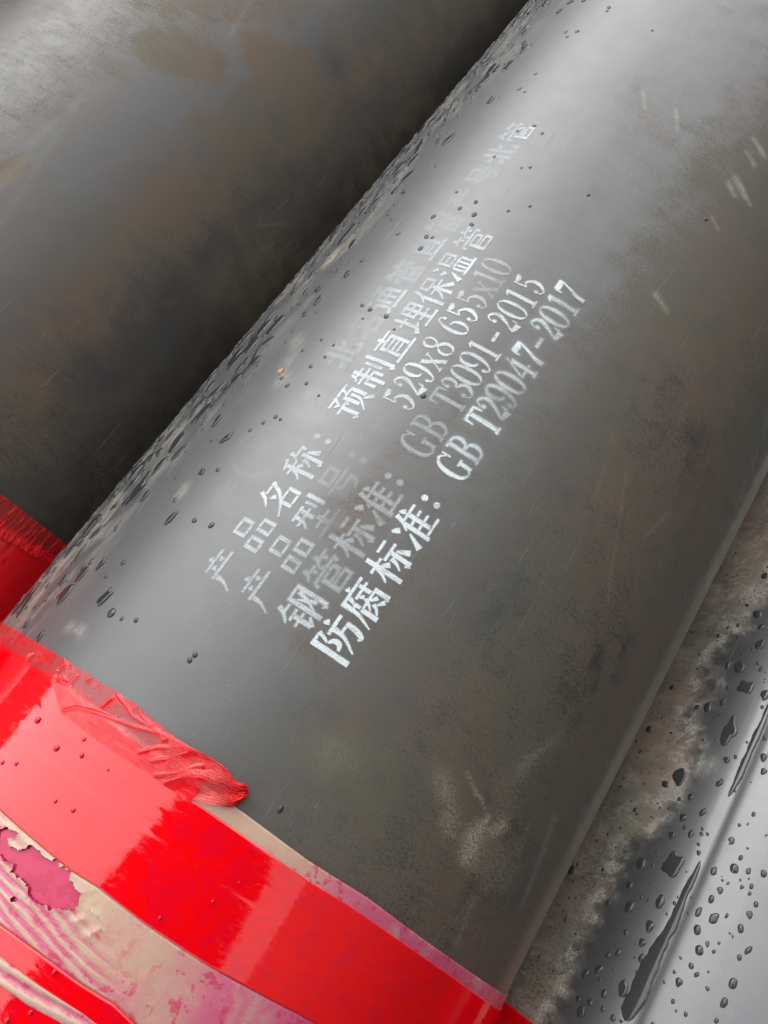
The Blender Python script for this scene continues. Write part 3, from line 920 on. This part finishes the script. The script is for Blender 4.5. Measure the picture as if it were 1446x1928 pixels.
def band(name, cx, parent, mat, top, bot, hfun, th_rng, step=0.0016, ystep=0.0014, full=True, attrs=None, keep=None, label=None, skirt=True):
    if full:
        th = samples(DEG(th_rng[0]), DEG(th_rng[1]), step / R, -math.pi, math.pi, DEG(3))
    else:
        th = np.arange(DEG(th_rng[0]), DEG(th_rng[1]), step / R)
    wmax = float(np.max(top(th) - bot(th)))
    ny = max(3, int(wmax / ystep))
    t = np.linspace(0, 1, ny)
    if skirt:
        t = np.concatenate([[0], t, [1]])
    TH, TT = np.meshgrid(th, t, indexing='ij')
    TO, BO = top(th)[:, None], bot(th)[:, None]
    Y = TO + (BO - TO) * TT
    U = TH * R
    H = hfun(U, Y, TT)
    if skirt:
        H[:, 0] = H[:, -1] = 0.0
    if full:
        H[-1] = H[0]
    k = None
    if keep is not None:
        # drop the cells outside, pull the rim vertices onto the torn outline
        sd_ = keep(U, Y)
        kp = sd_ > 0
        k = kp[:-1, :-1] | kp[1:, :-1] | kp[:-1, 1:] | kp[1:, 1:]
        gu = np.gradient(sd_, axis=0) / (step + 0 * sd_)
        gy = np.gradient(sd_, axis=1) / np.where(np.abs(np.gradient(Y, axis=1)) < 1e-6, 1e9, np.gradient(Y, axis=1))
        gg = gu * gu + gy * gy + 1e-6
        mv = np.where(kp, 0.0, sd_)
        U = U - np.clip(mv * gu / gg, -step, step)
        Y = Y - np.clip(mv * gy / gg, -ystep, ystep)
        TH = U / R
    q = grid_quads(len(th), len(t), k)
    used = np.unique(q)
    rm = np.zeros(U.size, np.int64)
    rm[used] = np.arange(len(used))
    me = mesh_np(name, pos(cx, TH, Y, H).reshape(-1, 3)[used], rm[q])
    attr(me, 'uvm', np.stack([U, Y, 0 * U], -1).reshape(-1, 3)[used], 'FLOAT_VECTOR')
    if attrs:
        for nm, fn in attrs.items():
            attr(me, nm, np.clip(fn(U, Y, TT), 0, 1).ravel()[used], 'FLOAT')
    o = obj(name, me, mat, parent)
    if label:
        o['label'] = label
    return o


con = lambda c_: (lambda th: c_ + 0 * th)
# -- lettered pipe, from the inside out
E0p = edge([(460, 1531), (580, 1620), (692, 1690), (792, 1765), (952, 1873)], 0)
E1 = edge([(0, 1211), (60, 1250), (105, 1280), (124, 1339), (207, 1401), (294, 1457), (339, 1491), (387, 1523), (460, 1574), (584, 1661), (651, 1701), (750, 1769), (854, 1840), (937, 1898)], 0)
E2 = edge([(0, 1523), (136, 1639), (186, 1670), (271, 1736), (387, 1813), (560, 1906)], 0)
E3 = edge([(0, 1738), (77, 1794), (155, 1852), (217, 1890), (256, 1928)], 0)
E4 = edge([(0, 1801), (77, 1860), (155, 1910)], 0)

band('magenta_film', 0, pm, M['mag'], con(-.052), con(END + .002),
     lambda U, Y, T: .0008 + .0003 * fbm(U * 40, Y * 40, 3, 41), (-90, 90), .004, .004, label='glossy magenta film showing through the torn hole')

hole_px = [(-10, 225), (100, 212), (105, 250), (150, 290), (180, 305), (235, 350), (290, 358), (300, 395), (345, 425), (370, 490), (408, 520), (385, 580), (330, 606), (270, 598),
           (215, 580), (170, 545), (155, 500), (110, 440), (60, 425), (72, 390), (20, 350), (-20, 330)]
flap_px = [(45, 250), (110, 245), (150, 285), (140, 315), (95, 305), (60, 290)]
tear_px = [(62, 545), (85, 525), (100, 555), (92, 575), (68, 572)]
c6 = lambda L: [uv(x / 2.582, 1480 + y / 2.582) for x, y in L]
HOLE, FLAP, TEAR = c6(hole_px), c6(flap_px), c6(tear_px)
CRACKS = [c6(L) for L in ([(440, 592), (475, 625), (495, 655), (512, 690)], [(372, 655), (412, 645)], [(438, 722), (470, 705), (500, 690)], [(0, 190), (40, 205)])]


def hole_sdf(U, Y):
    rag = .0036 * (fbm(U * 420, Y * 420, 3, 43) - .5) + .0050 * (fbm(U * 120, Y * 120, 3, 44) - .5)
    s_ = polysdf(U, Y, HOLE)
    s_ = np.maximum(s_, -polysdf(U, Y, FLAP))
    s_ = np.minimum(s_, polysdf(U, Y, TEAR))
    ck = np.full(U.shape, 1.0)
    for L in CRACKS:
        for a_, b_ in zip(L[:-1], L[1:]):
            ck = np.minimum(ck, segdist(U, Y, a_, b_))
    return np.minimum(s_ + rag, ck - .00042 + rag * .2)


FOLD0 = uv(60, 1730)


def fold_field(U, Y):
    """wrinkles fanning out along the lower tape edge on the left"""
    s_ = (Y + .178) / .055                      # 0 at lower tape .. 1 upper
    th = np.degrees(U / R)
    m = sstep(20, 2, th) * sstep(1.0, .35, s_ + (th + 5) * .018)
    ph = (Y + .18) * (900 - 12 * th) + (U - FOLD0[0]) * 130 + 7.0 * fbm(U * 22, Y * 45, 3, 46)
    return m, np.sin(ph) * .5 + .5


def h_aged(U, Y, T):
    m, w = fold_field(U, Y)
    sd = hole_sdf(U, Y)
    curl = np.exp(-np.clip(sd, 0, None) / .0032) * (.4 + 1.2 * fbm(U * 110, Y * 110, 3, 45))
    th_ = U / R
    und = np.clip(sstep(E2(th_) - .0014, E2(th_), Y) + sstep(E3(th_) + .0014, E3(th_), Y), 0, 1)     # pressed flat under the tapes
    return .0013 + (1 - und) * (.0005 + .0007 * m * w ** 1.5 + .0004 * m * np.abs(np.sin(Y * 2600 + 9 * fbm(U * 40, Y * 40, 3, 68))) + .0011 * curl + .0008 * fbm(U * 60, Y * 60, 4, 47))


def pink_aged(U, Y, T):
    th = np.degrees(U / R)
    m, w = fold_field(U, Y)
    p_ = sstep(2, 28, th + 14 * (fbm(U * 30, Y * 30, 3, 48) - .5)) * .95
    p_ = np.maximum(p_, m * (.22 + (1 - w) ** 1.3 * .85))
    p_ = np.maximum(p_, (.16 + .28 * sstep(-2, 12, th)) * fbm(U * 40, Y * 40, 3, 49))
    return p_


band('aged_film', 0, pm, M['aged'], con(-.10), con(-.215), h_aged, (-30, 60), .0008, .0008, full=False,
     attrs={'pink': pink_aged}, keep=hole_sdf, label='torn beige and pink tape film with a ragged hole and wrinkles')
band('film_edge_strip', 0, pm, M['aged'], lambda th: E0p(th), lambda th: E1(th) - .02,
     lambda U, Y, T: .0009 + .0003 * fbm(U * 60, Y * 60, 3, 50), (2, 100), .0016, .0014, full=False,
     attrs={'pink': lambda U, Y, T: .12 + .95 * sstep(14, 42, np.degrees(U / R)) + .3 * (fbm(U * 40, Y * 40, 3, 51) - .5)},
     label='narrow film strip fading from beige to pink')


def h_red(hb, sd):
    def f(U, Y, T):
        return hb + .0003 * fbm(U * 10, Y * 50, 2, sd) + .00018 * sstep(.40, .44, T) - .00015 * sstep(.20, .215, T)
    return f


band('red_tape', 0, pm, M['red'], E1, E2, h_red(.0022, 52), (-92, 92), .0016, .0014, label='wide glossy red tape band beside the black casing')
band('red_tape', 0, pm, M['red'], E3, lambda th: E4(th) - .004, h_red(.0034, 53), (-40, 60), .002, .0014)
band('folded_film', 0, pm, M['aged'], lambda th: E4(th) + .0015, lambda th: E4(th) - .011,
     lambda U, Y, T: .0048 + .0010 * np.sin(T * 9 + U * 60) + .0006 * fbm(U * 120, Y * 200, 3, 54), (-30, 50), .0014, .001, full=False,
     attrs={'pink': lambda U, Y, T: .5 * (np.sin(T * 9 + U * 60) < 0) + .2}, label='crinkled pale film edge between two red tapes')
band('red_tape', 0, pm, M['red'], lambda th: E4(th) - .0075, con(END), h_red(.0042, 55), (-40, 60), .003, .002)

# thin outer film, see-through, with crumpled folds running into a bunched tail
c5 = lambda L: [uv(x / 2.892, 900 + y / 2.892) for x, y in L]
FOLDS = [c5(L) for L in (
    [(360, 1275), (430, 1255), (560, 1290), (720, 1350), (880, 1395), (1000, 1460), (1050, 1480)],
    [(640, 1180), (690, 1240), (730, 1300), (800, 1345), (900, 1400), (1050, 1490), (1180, 1540), (1235, 1580)],
    [(760, 1500), (860, 1470), (1000, 1470)], [(830, 1545), (930, 1530), (1040, 1490)], [(850, 1620), (960, 1610), (1080, 1570), (1110, 1570)],
    [(900, 1660), (1000, 1630), (1090, 1600)], [(350, 960), (365, 1020), (320, 1045)], [(250, 1180), (290, 1120), (310, 1085)], [(230, 1190), (260, 1130)],
    [(330, 1110), (380, 1130), (420, 1080)], [(560, 1250), (600, 1215), (620, 1200)], [(760, 1250), (775, 1300), (830, 1350)], [(880, 1395), (890, 1430), (930, 1420)],
    [(160, 985), (185, 960)], [(480, 1110), (490, 1090)])]
E0 = edge([(10, 1176), (120, 1240), (250, 1322), (345, 1400), (430, 1455)], 0)


def fold_d(U, Y):
    d_ = np.full(U.shape, 1.0)
    for L in FOLDS:
        for a_, b_ in zip(L[:-1], L[1:]):
            d_ = np.minimum(d_, segdist(U, Y, a_, b_))
    return d_


def crumple(U, Y):
    th = np.degrees(U / R)
    inner = sstep(-.026, -.036, Y + .004 * (fbm(U * 70, Y * 70, 3, 62) - .5) + .00022 * (th + 20)) * sstep(-27, -20, th)
    r_ = 1 - np.abs(fbm(U * 45 + Y * 40, Y * 120, 3, 61) - .5) * 7
    return inner, np.clip(r_, 0, 1)


def h_thin(U, Y, T):
    i_, r_ = crumple(U, Y)
    d_ = fold_d(U, Y)
    late = sstep(-6, 6, np.degrees(U / R))
    return .0012 + .0017 * np.exp(-(d_ / .0010) ** 2) * (.3 + 1.2 * fbm(U * 90, Y * 90, 3, 66)) + .0003 * i_ * r_ + .0026 * late * sstep(1.0, .2, T) + .0014 * sstep(.45, .62, T)


def a_thin(U, Y, T):
    i_, r_ = crumple(U, Y)
    d_ = fold_d(U, Y)
    late = sstep(-1, 7, np.degrees(U / R))
    left = sstep(-20, -34, np.degrees(U / R))
    return .34 + .12 * left + .62 * i_ * (.6 + .4 * r_) + .5 * np.exp(-(d_ / .0018) ** 2) + .35 * late + .15 * np.exp(-T / .02) \
        + .25 * sstep(.58, .66, fbm(U * 130, Y * 130, 4, 63))


band('thin_red_film', 0, pm, M['thin'], E0, lambda th: E1(th) - .003, h_thin, (-85, 6.0), .0009, .0009, full=False, attrs={'alpha': a_thin},
     label='see-through red film with crumpled folds along the tape edge', skirt=False)

# bunched tail of the torn film
up = np.array(c5([(930, 1400), (1040, 1465), (1160, 1525), (1235, 1580), (1285, 1650), (1347, 1672)]))
lo = np.array(c5([(900, 1680), (1040, 1750), (1150, 1780), (1215, 1790), (1265, 1794), (1305, 1768)]))
ns, nt = 46, 90
ss, tt = np.linspace(0, 1, ns), np.linspace(0, 1, nt)
ii = np.linspace(0, 1, len(up))
UP = np.stack([np.interp(ss, ii, up[:, k]) for k in (0, 1)], -1)
LO = np.stack([np.interp(ss, ii, lo[:, k]) for k in (0, 1)], -1)
S2, T2 = np.meshgrid(ss, tt, indexing='ij')
bulge = .0026 * np.sin(T2 * np.pi) * sstep(.55, 1, S2)
UV2 = UP[:, None] * (1 - T2[..., None]) + LO[:, None] * T2[..., None]
UV2[..., 1] += bulge * .6
UV2[..., 0] += bulge + .0014 * np.sin(T2 * 60) * sstep(.8, 1, S2) * fbm(T2 * 20, S2, 2, 67)
pl_ = np.abs(np.sin(T2 * 46 + 2.2 * S2 + 3 * fbm(S2 * 3, T2 * 7, 2, 64)))
Ht = .0030 + .0036 * np.sin(T2 * np.pi) ** .7 * (.35 + .65 * sstep(.2, .8, S2)) + .0020 * pl_ * sstep(.25, .75, S2) \
    + .0016 * np.sin(T2 * 11 + S2 * 7) * sstep(0, .3, S2) - .0035 * sstep(.93, 1, S2)
me = mesh_np('bunched_film_tail', pos(0, UV2[..., 0] / R, UV2[..., 1], Ht), grid_quads(ns, nt))
attr(me, 'uvm', np.stack([UV2[..., 0], UV2[..., 1], 0 * S2], -1), 'FLOAT_VECTOR')
attr(me, 'alpha', np.clip(.72 + .4 * sstep(.55, .9, S2) - .15 * pl_ * sstep(.9, .4, S2), 0, 1), 'FLOAT')
o = obj('bunched_film_tail', me, M['thin'], pm)
o['label'] = 'bunched pleated tail of torn red film lying on the casing'

# -- the neighbours' tape
L0 = edge([(0, 929), (60, 975), (119, 1021)], PX_LEFT)
L1 = edge([(0, 990), (69, 1030), (100, 1045)], PX_LEFT)
band('red_tape', PX_LEFT, plf, M['red'], L1, con(-.12), h_red(.0018, 71), (20, 110), .002, .002)
band('red_tape', PX_LEFT, plf, M['red'], con(-.10), con(-.22), h_red(.0026, 72), (20, 110), .004, .004)
band('thin_red_film', PX_LEFT, plf, M['thin'], L0, lambda th: L1(th) - .01,
     lambda U, Y, T: .0010 + .0016 * np.clip(1 - np.abs(fbm(U * 240, Y * 40, 3, 73) - .5) * 9, 0, 1) + .002 * sstep(.6, 1, T), (20, 110), .0014, .0014, full=False,
     attrs={'alpha': lambda U, Y, T: .38 + .5 * np.clip(1 - np.abs(fbm(U * 240, Y * 40, 3, 73) - .5) * 9, 0, 1) + .4 * sstep(.5, .75, T)}, skirt=False)
band('red_tape', PX_RIGHT, prt, M['red'], con(-.054), con(END), h_red(.0018, 75), (-110, -40), .003, .003)

# ------------------------------------------------------------------ water
NSEG = 20


def outline(irr, lobes, rs):
    a = np.linspace(0, 2 * np.pi, NSEG, endpoint=False)
    r_ = np.ones(NSEG)
    for k in range(2, 2 + lobes):
        r_ += irr / k * rs.normal() * np.cos(k * a + rs.uniform(0, 6.28))
    return a, np.clip(r_, .45, 1.7)


def drop_mesh(irr, lobes, flat, seed):
    rs = np.random.default_rng(seed)
    a, r_ = outline(irr, lobes, rs)
    rings = [(1.0, -.03), (.985, .10), (.92, .30), (.76, .56), (.50, .80), (.22, .95)] if not flat else \
            [(1.0, -.03), (.97, .25), (.90, .58), (.78, .85), (.55, .97), (.25, 1.0)]
    vs = [[t * r_[k] * math.cos(a[k]), t * r_[k] * math.sin(a[k]), z] for t, z in rings for k in range(NSEG)] + [[0, 0, 1.0]]
    q = [[j * NSEG + k, j * NSEG + (k + 1) % NSEG, (j + 1) * NSEG + (k + 1) % NSEG, (j + 1) * NSEG + k] for j in range(len(rings) - 1) for k in range(NSEG)]
    b0 = (len(rings) - 1) * NSEG
    t = [[b0 + k, b0 + (k + 1) % NSEG, b0 + NSEG] for k in range(NSEG)]
    return np.array(vs), q, t


KINDS = []
for i in range(14):
    irr, lob, flat = [(0.10, 2, 0), (0.20, 3, 0), (0.32, 3, 1), (.48, 4, 1)][i % 4]
    vs, q, t = drop_mesh(irr, lob, flat, 100 + i)
    me = mesh_np('water_droplet', vs, q, t)
    me.materials.append(M['water'])
    mw_ = me.copy()
    mw_.materials.clear()
    mw_.materials.append(M['water_wet'])
    mr_ = me.copy()
    mr_.materials.clear()
    mr_.materials.append(M['water_red'])
    KINDS.append((me, vs, q, t, mr_, mw_))


def frame(cx, u, y, hh=0.0):
    th = u / R
    n = Vector((math.sin(th), 0, math.cos(th)))
    tu = Vector((math.cos(th), 0, -math.sin(th)))
    c_ = Vector((cx, y, CZ(cx))) + n * (R + hh)
    return c_, n, tu


def place(cx, d_):
    (u, y, ru, ry, hz, rot, kind, hh) = d_
    c_, n, tu = frame(cx, u, y, hh)
    ax = Vector((0, 1, 0))
    # local x along the pipe, y round it, z outwards
    m = Matrix(((ax.x, -tu.x, n.x, c_.x), (ax.y, -tu.y, n.y, c_.y), (ax.z, -tu.z, n.z, c_.z), (0, 0, 0, 1)))
    return m @ Matrix.Rotation(rot, 4, 'Z') @ Matrix.Diagonal((ry, ru, hz, 1))


def put_drops(cx, parent, drops, limit=290):
    drops = sorted(drops, key=lambda d_: -d_[2] * d_[3] - (d_[7] > .002))
    for d_ in drops[:limit]:
        o_ = bpy.data.objects.new('water_droplet', KINDS[d_[6]][4 if d_[7] > .002 else (5 if cx == PX_RIGHT else 0)])
        COL.objects.link(o_)
        o_.parent = parent
        o_.matrix_parent_inverse = Matrix.Translation(-parent.location)
        o_.matrix_basis = place(cx, d_)
    rest = drops[limit:]
    if rest:
        V_, Q_, T_ = [], [], []
        off = 0
        for d_ in rest:
            me_, vs, q, t, _r, _w = KINDS[d_[6]]
            m = np.array(place(cx, d_))
            V_.append(vs @ m[:3, :3].T + m[:3, 3])
            Q_.append(np.array(q) + off)
            T_.append(np.array(t) + off)
            off += len(vs)
        o_ = obj('fine_droplets', mesh_np('fine_droplets', np.concatenate(V_), np.concatenate(Q_), np.concatenate(T_)), M['water'], parent)
        o_['kind'] = 'stuff'


class Packer:
    """keeps droplets from overlapping"""

    def __init__(self):
        self.L = []

    def ok(self, u, y, r_):
        for (a_, b_, c_) in self.L:
            if (a_ - u) ** 2 + (b_ - y) ** 2 < (c_ + r_) ** 2 * .8:
                return False
        self.L.append((u, y, r_))
        return True


rs = np.random.default_rng(5)
# lettered pipe: thick along its far shoulder, thinning out towards the crown
drops = []
pk = Packer()
for (x, y, r_) in [(843, 98, 0), (612, 700, 2.6), (520, 1222, 0)]:
    pass
named = [(210, 1154, 4.2), (229, 1165, 2.2), (256, 1168, 2.6), (357, 1243, 2.6), (367, 1233, 2.4), (366, 980, 3.0), (398, 989, 3.0), (410, 885, 2.6), (398, 830, 2.2),
         (530, 712, 2.4), (541, 726, 2.6), (577, 722, 2.2), (612, 672, 2.0), (697, 583, 3.0), (727, 596, 3.0), (682, 575, 2.4), (683, 600, 1.8), (797, 745, 3.0), (742, 620, 1.6),
         (682, 490, 3.2), (792, 468, 3.2), (803, 446, 2.8), (814, 447, 2.0), (888, 423, 2.8), (893, 404, 3.2), (896, 380, 3.0), (866, 392, 2.6), (816, 408, 3.2), (860, 362, 2.2),
         (957, 397, 2.0), (998, 388, 2.0), (974, 247, 2.4), (931, 295, 2.4), (1006, 237, 2.4), (1021, 251, 2.2), (998, 315, 2.0), (982, 316, 1.6), (1108, 367, 2.4), (1087, 59, 3.2),
         (1068, 69, 2.4), (1147, 14, 3.0), (1143, 21, 2.2), (1228, 57, 2.0), (1009, 139, 2.4), (988, 173, 2.0), (750, 440, 2.8), (738, 413, 2.4), (570, 660, 2.2), (605, 640, 2.2),
         (628, 650, 2.0), (585, 690, 2.4), (600, 745, 1.8), (528, 790, 2.0), (496, 796, 2.4), (519, 785, 2.4), (471, 810, 2.0), (1329, 413, 2.4), (528, 1524, 2.6)]
for x, y, r_ in named:
    u, yy = uv(x, y)
    r_ *= .00082
    pk.ok(u, yy, r_)
    drops.append((u, yy, r_ * rs.uniform(.95, 1.15), r_ * rs.uniform(1.05, 1.4), r_ * .46, rs.uniform(-.4, .4), int(rs.choice([0, 1, 4, 5])), 0))
tries = 0
while len(drops) < 1150 and tries < 40000:
    tries += 1
    T = -rs.uniform(24, 72)
    yy = rs.uniform(-.015, 1.25)
    p_ = .75 if T < -52 else (1.0 if T < -38 else (.42 if T < -32 else (.10 if T < -26 else .03)))
    if fbm(np.array([R * DEG(T) * 22]), np.array([yy * 9]), 3, 81)[0] < .30 or rs.random() > p_:
        continue
    k = rs.random()
    r_ = .0019 * math.exp(rs.normal(.12, .42))
    if k > .80 and T < -34:
        r_ = rs.uniform(.0036, .0070)
    u = R * DEG(T)
    if not pk.ok(u, yy, r_):
        continue
    big = r_ > .0026
    el = rs.uniform(1.1, 1.9) if not big else rs.uniform(1.3, 2.8)
    kind = int(rs.choice([2, 3, 6, 7, 10, 11])) if big else int(rs.choice([0, 1, 4, 5, 8, 9, 12, 13]))
    drops.append((u, yy, r_, r_ * el, min(r_ * .42, .0013), rs.uniform(-.35, .35), kind, 0))
# a few on the tape
for x, y, r_ in [(75, 1358, 4.0), (110, 1411, 3.6), (157, 1424, 3.0), (161, 1394, 2.4), (35, 1440, 2.4), (206, 1451, 1.6), (108, 1510, 2.2), (141, 1527, 2.8), (9, 1438, 2.6), (107, 1828, 2.4),
                 (63, 1903, 2.6), (19, 1919, 2.8), (401, 1696, 1.8), (302, 1727, 1.8), (450, 1660, 1.2)]:
    u, yy = uv(x, y)
    r_ *= .00055
    drops.append((u, yy, r_, r_ * 1.2, r_ * .6, rs.uniform(-.4, .4), int(rs.choice([0, 1, 4])), .0030 if yy > -.13 else .0050))
put_drops(PX_MAIN, pm, drops)

# a long trickle among the droplets of the lettered pipe
def pool(cx, parent, spine, hz, sd, name='water_pool', lab=None):
    """spine: pixel points with half widths in m; domed strip of water"""
    P = np.array([uv(x, y, cx) + (w,) for x, y, w in spine])
    n_ = 90
    s_ = np.linspace(0, 1, n_)
    L_ = np.concatenate([[0], np.cumsum(np.hypot(np.diff(P[:, 0]), np.diff(P[:, 1])))])
    L_ /= L_[-1]
    C_ = np.stack([np.interp(s_, L_, P[:, k]) for k in range(3)], -1)
    tip = np.sqrt(np.clip(np.minimum(s_, 1 - s_) * 22, 0, 1))
    m_ = 15
    q_ = np.linspace(-1, 1, m_)
    pa = np.where(q_ < 0, -1, 1) * np.abs(q_) ** .7
    wl_ = C_[:, 2] * tip * (.30 + 1.05 * fbm(s_ * 11, s_ * 0, 4, sd))
    wr_ = C_[:, 2] * tip * (.30 + 1.05 * fbm(s_ * 9, s_ * 0 + 5, 4, sd + 1))
    off_ = np.where(pa[None] < 0, pa[None] * wl_[:, None], pa[None] * wr_[:, None])
    U_ = C_[:, 0:1] + off_
    Y_ = C_[:, 1:2] + 0 * off_
    prof = np.clip(1 - np.abs(pa[None]) ** 9, 0, 1) ** .6
    H_ = hz * prof * tip[:, None] - .00008
    o_ = obj(name, mesh_np(name, pos(cx, U_ / R, Y_, H_), grid_quads(n_, m_)), M['water_wet' if cx == PX_RIGHT else 'water'], parent)
    if lab:
        o_['label'] = lab


pool(PX_MAIN, pm, [(392, 772, .0018), (430, 730, .0030), (470, 690, .0036), (492, 650, .0026), (516, 632, .0020)], .0011, 91)
pool(PX_MAIN, pm, [(470, 640, .002), (490, 620, .003), (512, 590, .003), (525, 575, .002)], .0010, 93)
pool(PX_MAIN, pm, [(752, 300, .002), (770, 280, .003), (790, 262, .003)], .0010, 95)

# wet pipe: traced puddles and drops
c8 = [(885, 325, 60, 35), (895, 443, 55, 45), (815, 533, 55, 60), (840, 610, 90, 65), (775, 783, 62, 135), (580, 960, 52, 100), (525, 990, 50, 26), (555, 1305, 88, 140), (505, 1450, 50, 70),
      (385, 1470, 45, 65), (430, 1300, 50, 60), (595, 1120, 40, 40), (672, 1100, 30, 45), (550, 1190, 35, 40), (625, 1185, 32, 40), (465, 1545, 45, 65), (435, 1610, 40, 45), (432, 1670, 40, 40),
      (360, 1790, 40, 100), (285, 1810, 35, 45), (265, 1715, 40, 50), (213, 1732, 30, 45), (195, 1880, 55, 50), (738, 985, 32, 45), (765, 895, 35, 35), (715, 1330, 40, 40), (795, 1320, 60, 40),
      (850, 1330, 35, 30), (655, 1490, 35, 50), (715, 1515, 55, 55), (650, 1560, 45, 50), (658, 1640, 55, 45), (820, 1555, 38, 45), (855, 1500, 32, 45), (740, 1405, 30, 40), (705, 1440, 32, 45),
      (785, 1210, 32, 40), (870, 1108, 25, 25), (850, 1640, 28, 52), (815, 1668, 30, 30), (790, 1770, 52, 55), (755, 1845, 38, 58), (578, 1765, 42, 45), (605, 1890, 25, 25), (555, 1840, 25, 25),
      (725, 1915, 30, 25), (690, 1790, 25, 25), (648, 1735, 28, 30), (820, 1278, 25, 30), (862, 1390, 25, 30), (825, 1393, 22, 25), (855, 1418, 22, 22), (880, 1460, 30, 30), (340, 1650, 25, 45),
      (300, 1660, 30, 30), (230, 1845, 35, 30), (185, 1830, 28, 28), (320, 1905, 36, 30), (280, 1870, 25, 30), (770, 525, 22, 40), (750, 668, 28, 40), (770, 612, 20, 25), (900, 540, 20, 30),
      (915, 640, 40, 60), (910, 885, 36, 45), (910, 940, 35, 35), (915, 808, 24, 24), (370, 1570, 30, 25), (625, 1040, 35, 35), (580, 1048, 25, 20), (800, 883, 22, 22), (385, 1385, 40, 36),
      (690, 690, 40, 50), (650, 688, 30, 20), (900, 375, 36, 26), (915, 175, 40, 30), (845, 290, 30, 12), (690, 1615, 20, 36), (715, 1645, 24, 20), (735, 1612, 18, 18), (765, 1505, 18, 30),
      (585, 1670, 18, 18), (770, 1378, 18, 18), (815, 1150, 20, 18), (848, 1146, 16, 14), (910, 1340, 40, 34), (920, 1190, 16, 14), (560, 1725, 20, 18), (520, 1765, 16, 16), (670, 1165, 20, 18),
      (690, 1185, 22, 14), (655, 1225, 20, 20), (655, 1258, 24, 26), (600, 1160, 22, 22), (430, 1432, 18, 18), (457, 1445, 16, 16), (475, 1306, 18, 22), (530, 1498, 16, 14), (560, 1455, 20, 20)]
drops, pk = [], Packer()
for (x, y, wx, wy) in c8:
    X_, Y_ = 1000 + x / 2.078, 1000 + y / 2.078
    u, yy = uv(X_, Y_, PX_RIGHT)
    ua, ya = uv(X_ + wx / 4.156, Y_, PX_RIGHT)
    ub, yb = uv(X_, Y_ - wy / 4.156, PX_RIGHT)
    # the drop's half extents on the surface: solve the pixel box back into (u, y)
    J = np.array([[ua - u, ub - u], [ya - yy, yb - yy]])
    ru = math.hypot(J[0, 0], J[0, 1]) * .72
    ry = math.hypot(J[1, 0], J[1, 1]) * .80
    r_ = math.sqrt(ru * ry)
    pk.ok(u, yy, r_)
    kind = int(rs.choice([2, 3, 6, 7, 10, 11])) if r_ > .006 else int(rs.choice([1, 5, 9, 13, 2, 6]))
    drops.append((u, yy, ru, ry, min(.40 * r_, .0017), rs.uniform(-.25, .25), kind, -.0001))
tries = 0
while len(drops) < 330 and tries < 9000:
    tries += 1
    T = rs.uniform(-60, -20)
    yy = rs.uniform(-.02, .62)
    r_ = .0010 * math.exp(rs.normal(0, .42))
    u = R * DEG(T)
    if T < -52 and rs.random() < .4:
        continue
    if not pk.ok(u, yy, r_):
        continue
    drops.append((u, yy, r_ * rs.uniform(.9, 1.2), r_ * rs.uniform(1, 1.5), r_ * .42, rs.uniform(-.4, .4), int(rs.choice([0, 1, 4, 5, 8, 9])), 0))
put_drops(PX_RIGHT, prt, drops)
pool(PX_RIGHT, prt, [(1176, 1922, .0105), (1200, 1870, .0105), (1225, 1815, .0095), (1262, 1745, .0060), (1285, 1690, .0042), (1303, 1655, .0034), (1319, 1620, .0018)], .0009, 97,
     lab='long trickle of water along the seam of the wet pipe')
pool(PX_RIGHT, prt, [(1371, 1500, .0016), (1392, 1458, .0038), (1408, 1418, .0036), (1428, 1375, .0038), (1444, 1340, .0034), (1462, 1300, .002)], .0008, 99)

# ------------------------------------------------------------------ crumb of leaf
u, yy = uv(530, 698)
a = np.array([(-1.2, -.5), (-.3, -1.0), (.9, -.4), (1.1, .5), (.1, .9), (-.8, .6)]) * .0030
top = np.concatenate([pos(0, (u + a[:, 1]) / R, yy + a[:, 0], .0009 + .0006 * np.sin(np.arange(6) * 2.1)), pos(0, (u + a[:, 1]) / R, yy + a[:, 0], 0.0001)])
me = bpy.data.meshes.new('leaf_fragment')
me.from_pydata([tuple(p) for p in top], [], [list(range(6)), list(range(11, 5, -1))] + [[i, i + 6, (i + 1) % 6 + 6, (i + 1) % 6] for i in range(6)])
lf = obj('leaf_fragment', me, M['chip'])
lf['label'] = 'tiny orange leaf fragment lying among droplets on the lettered pipe'
lf['category'] = 'leaf'
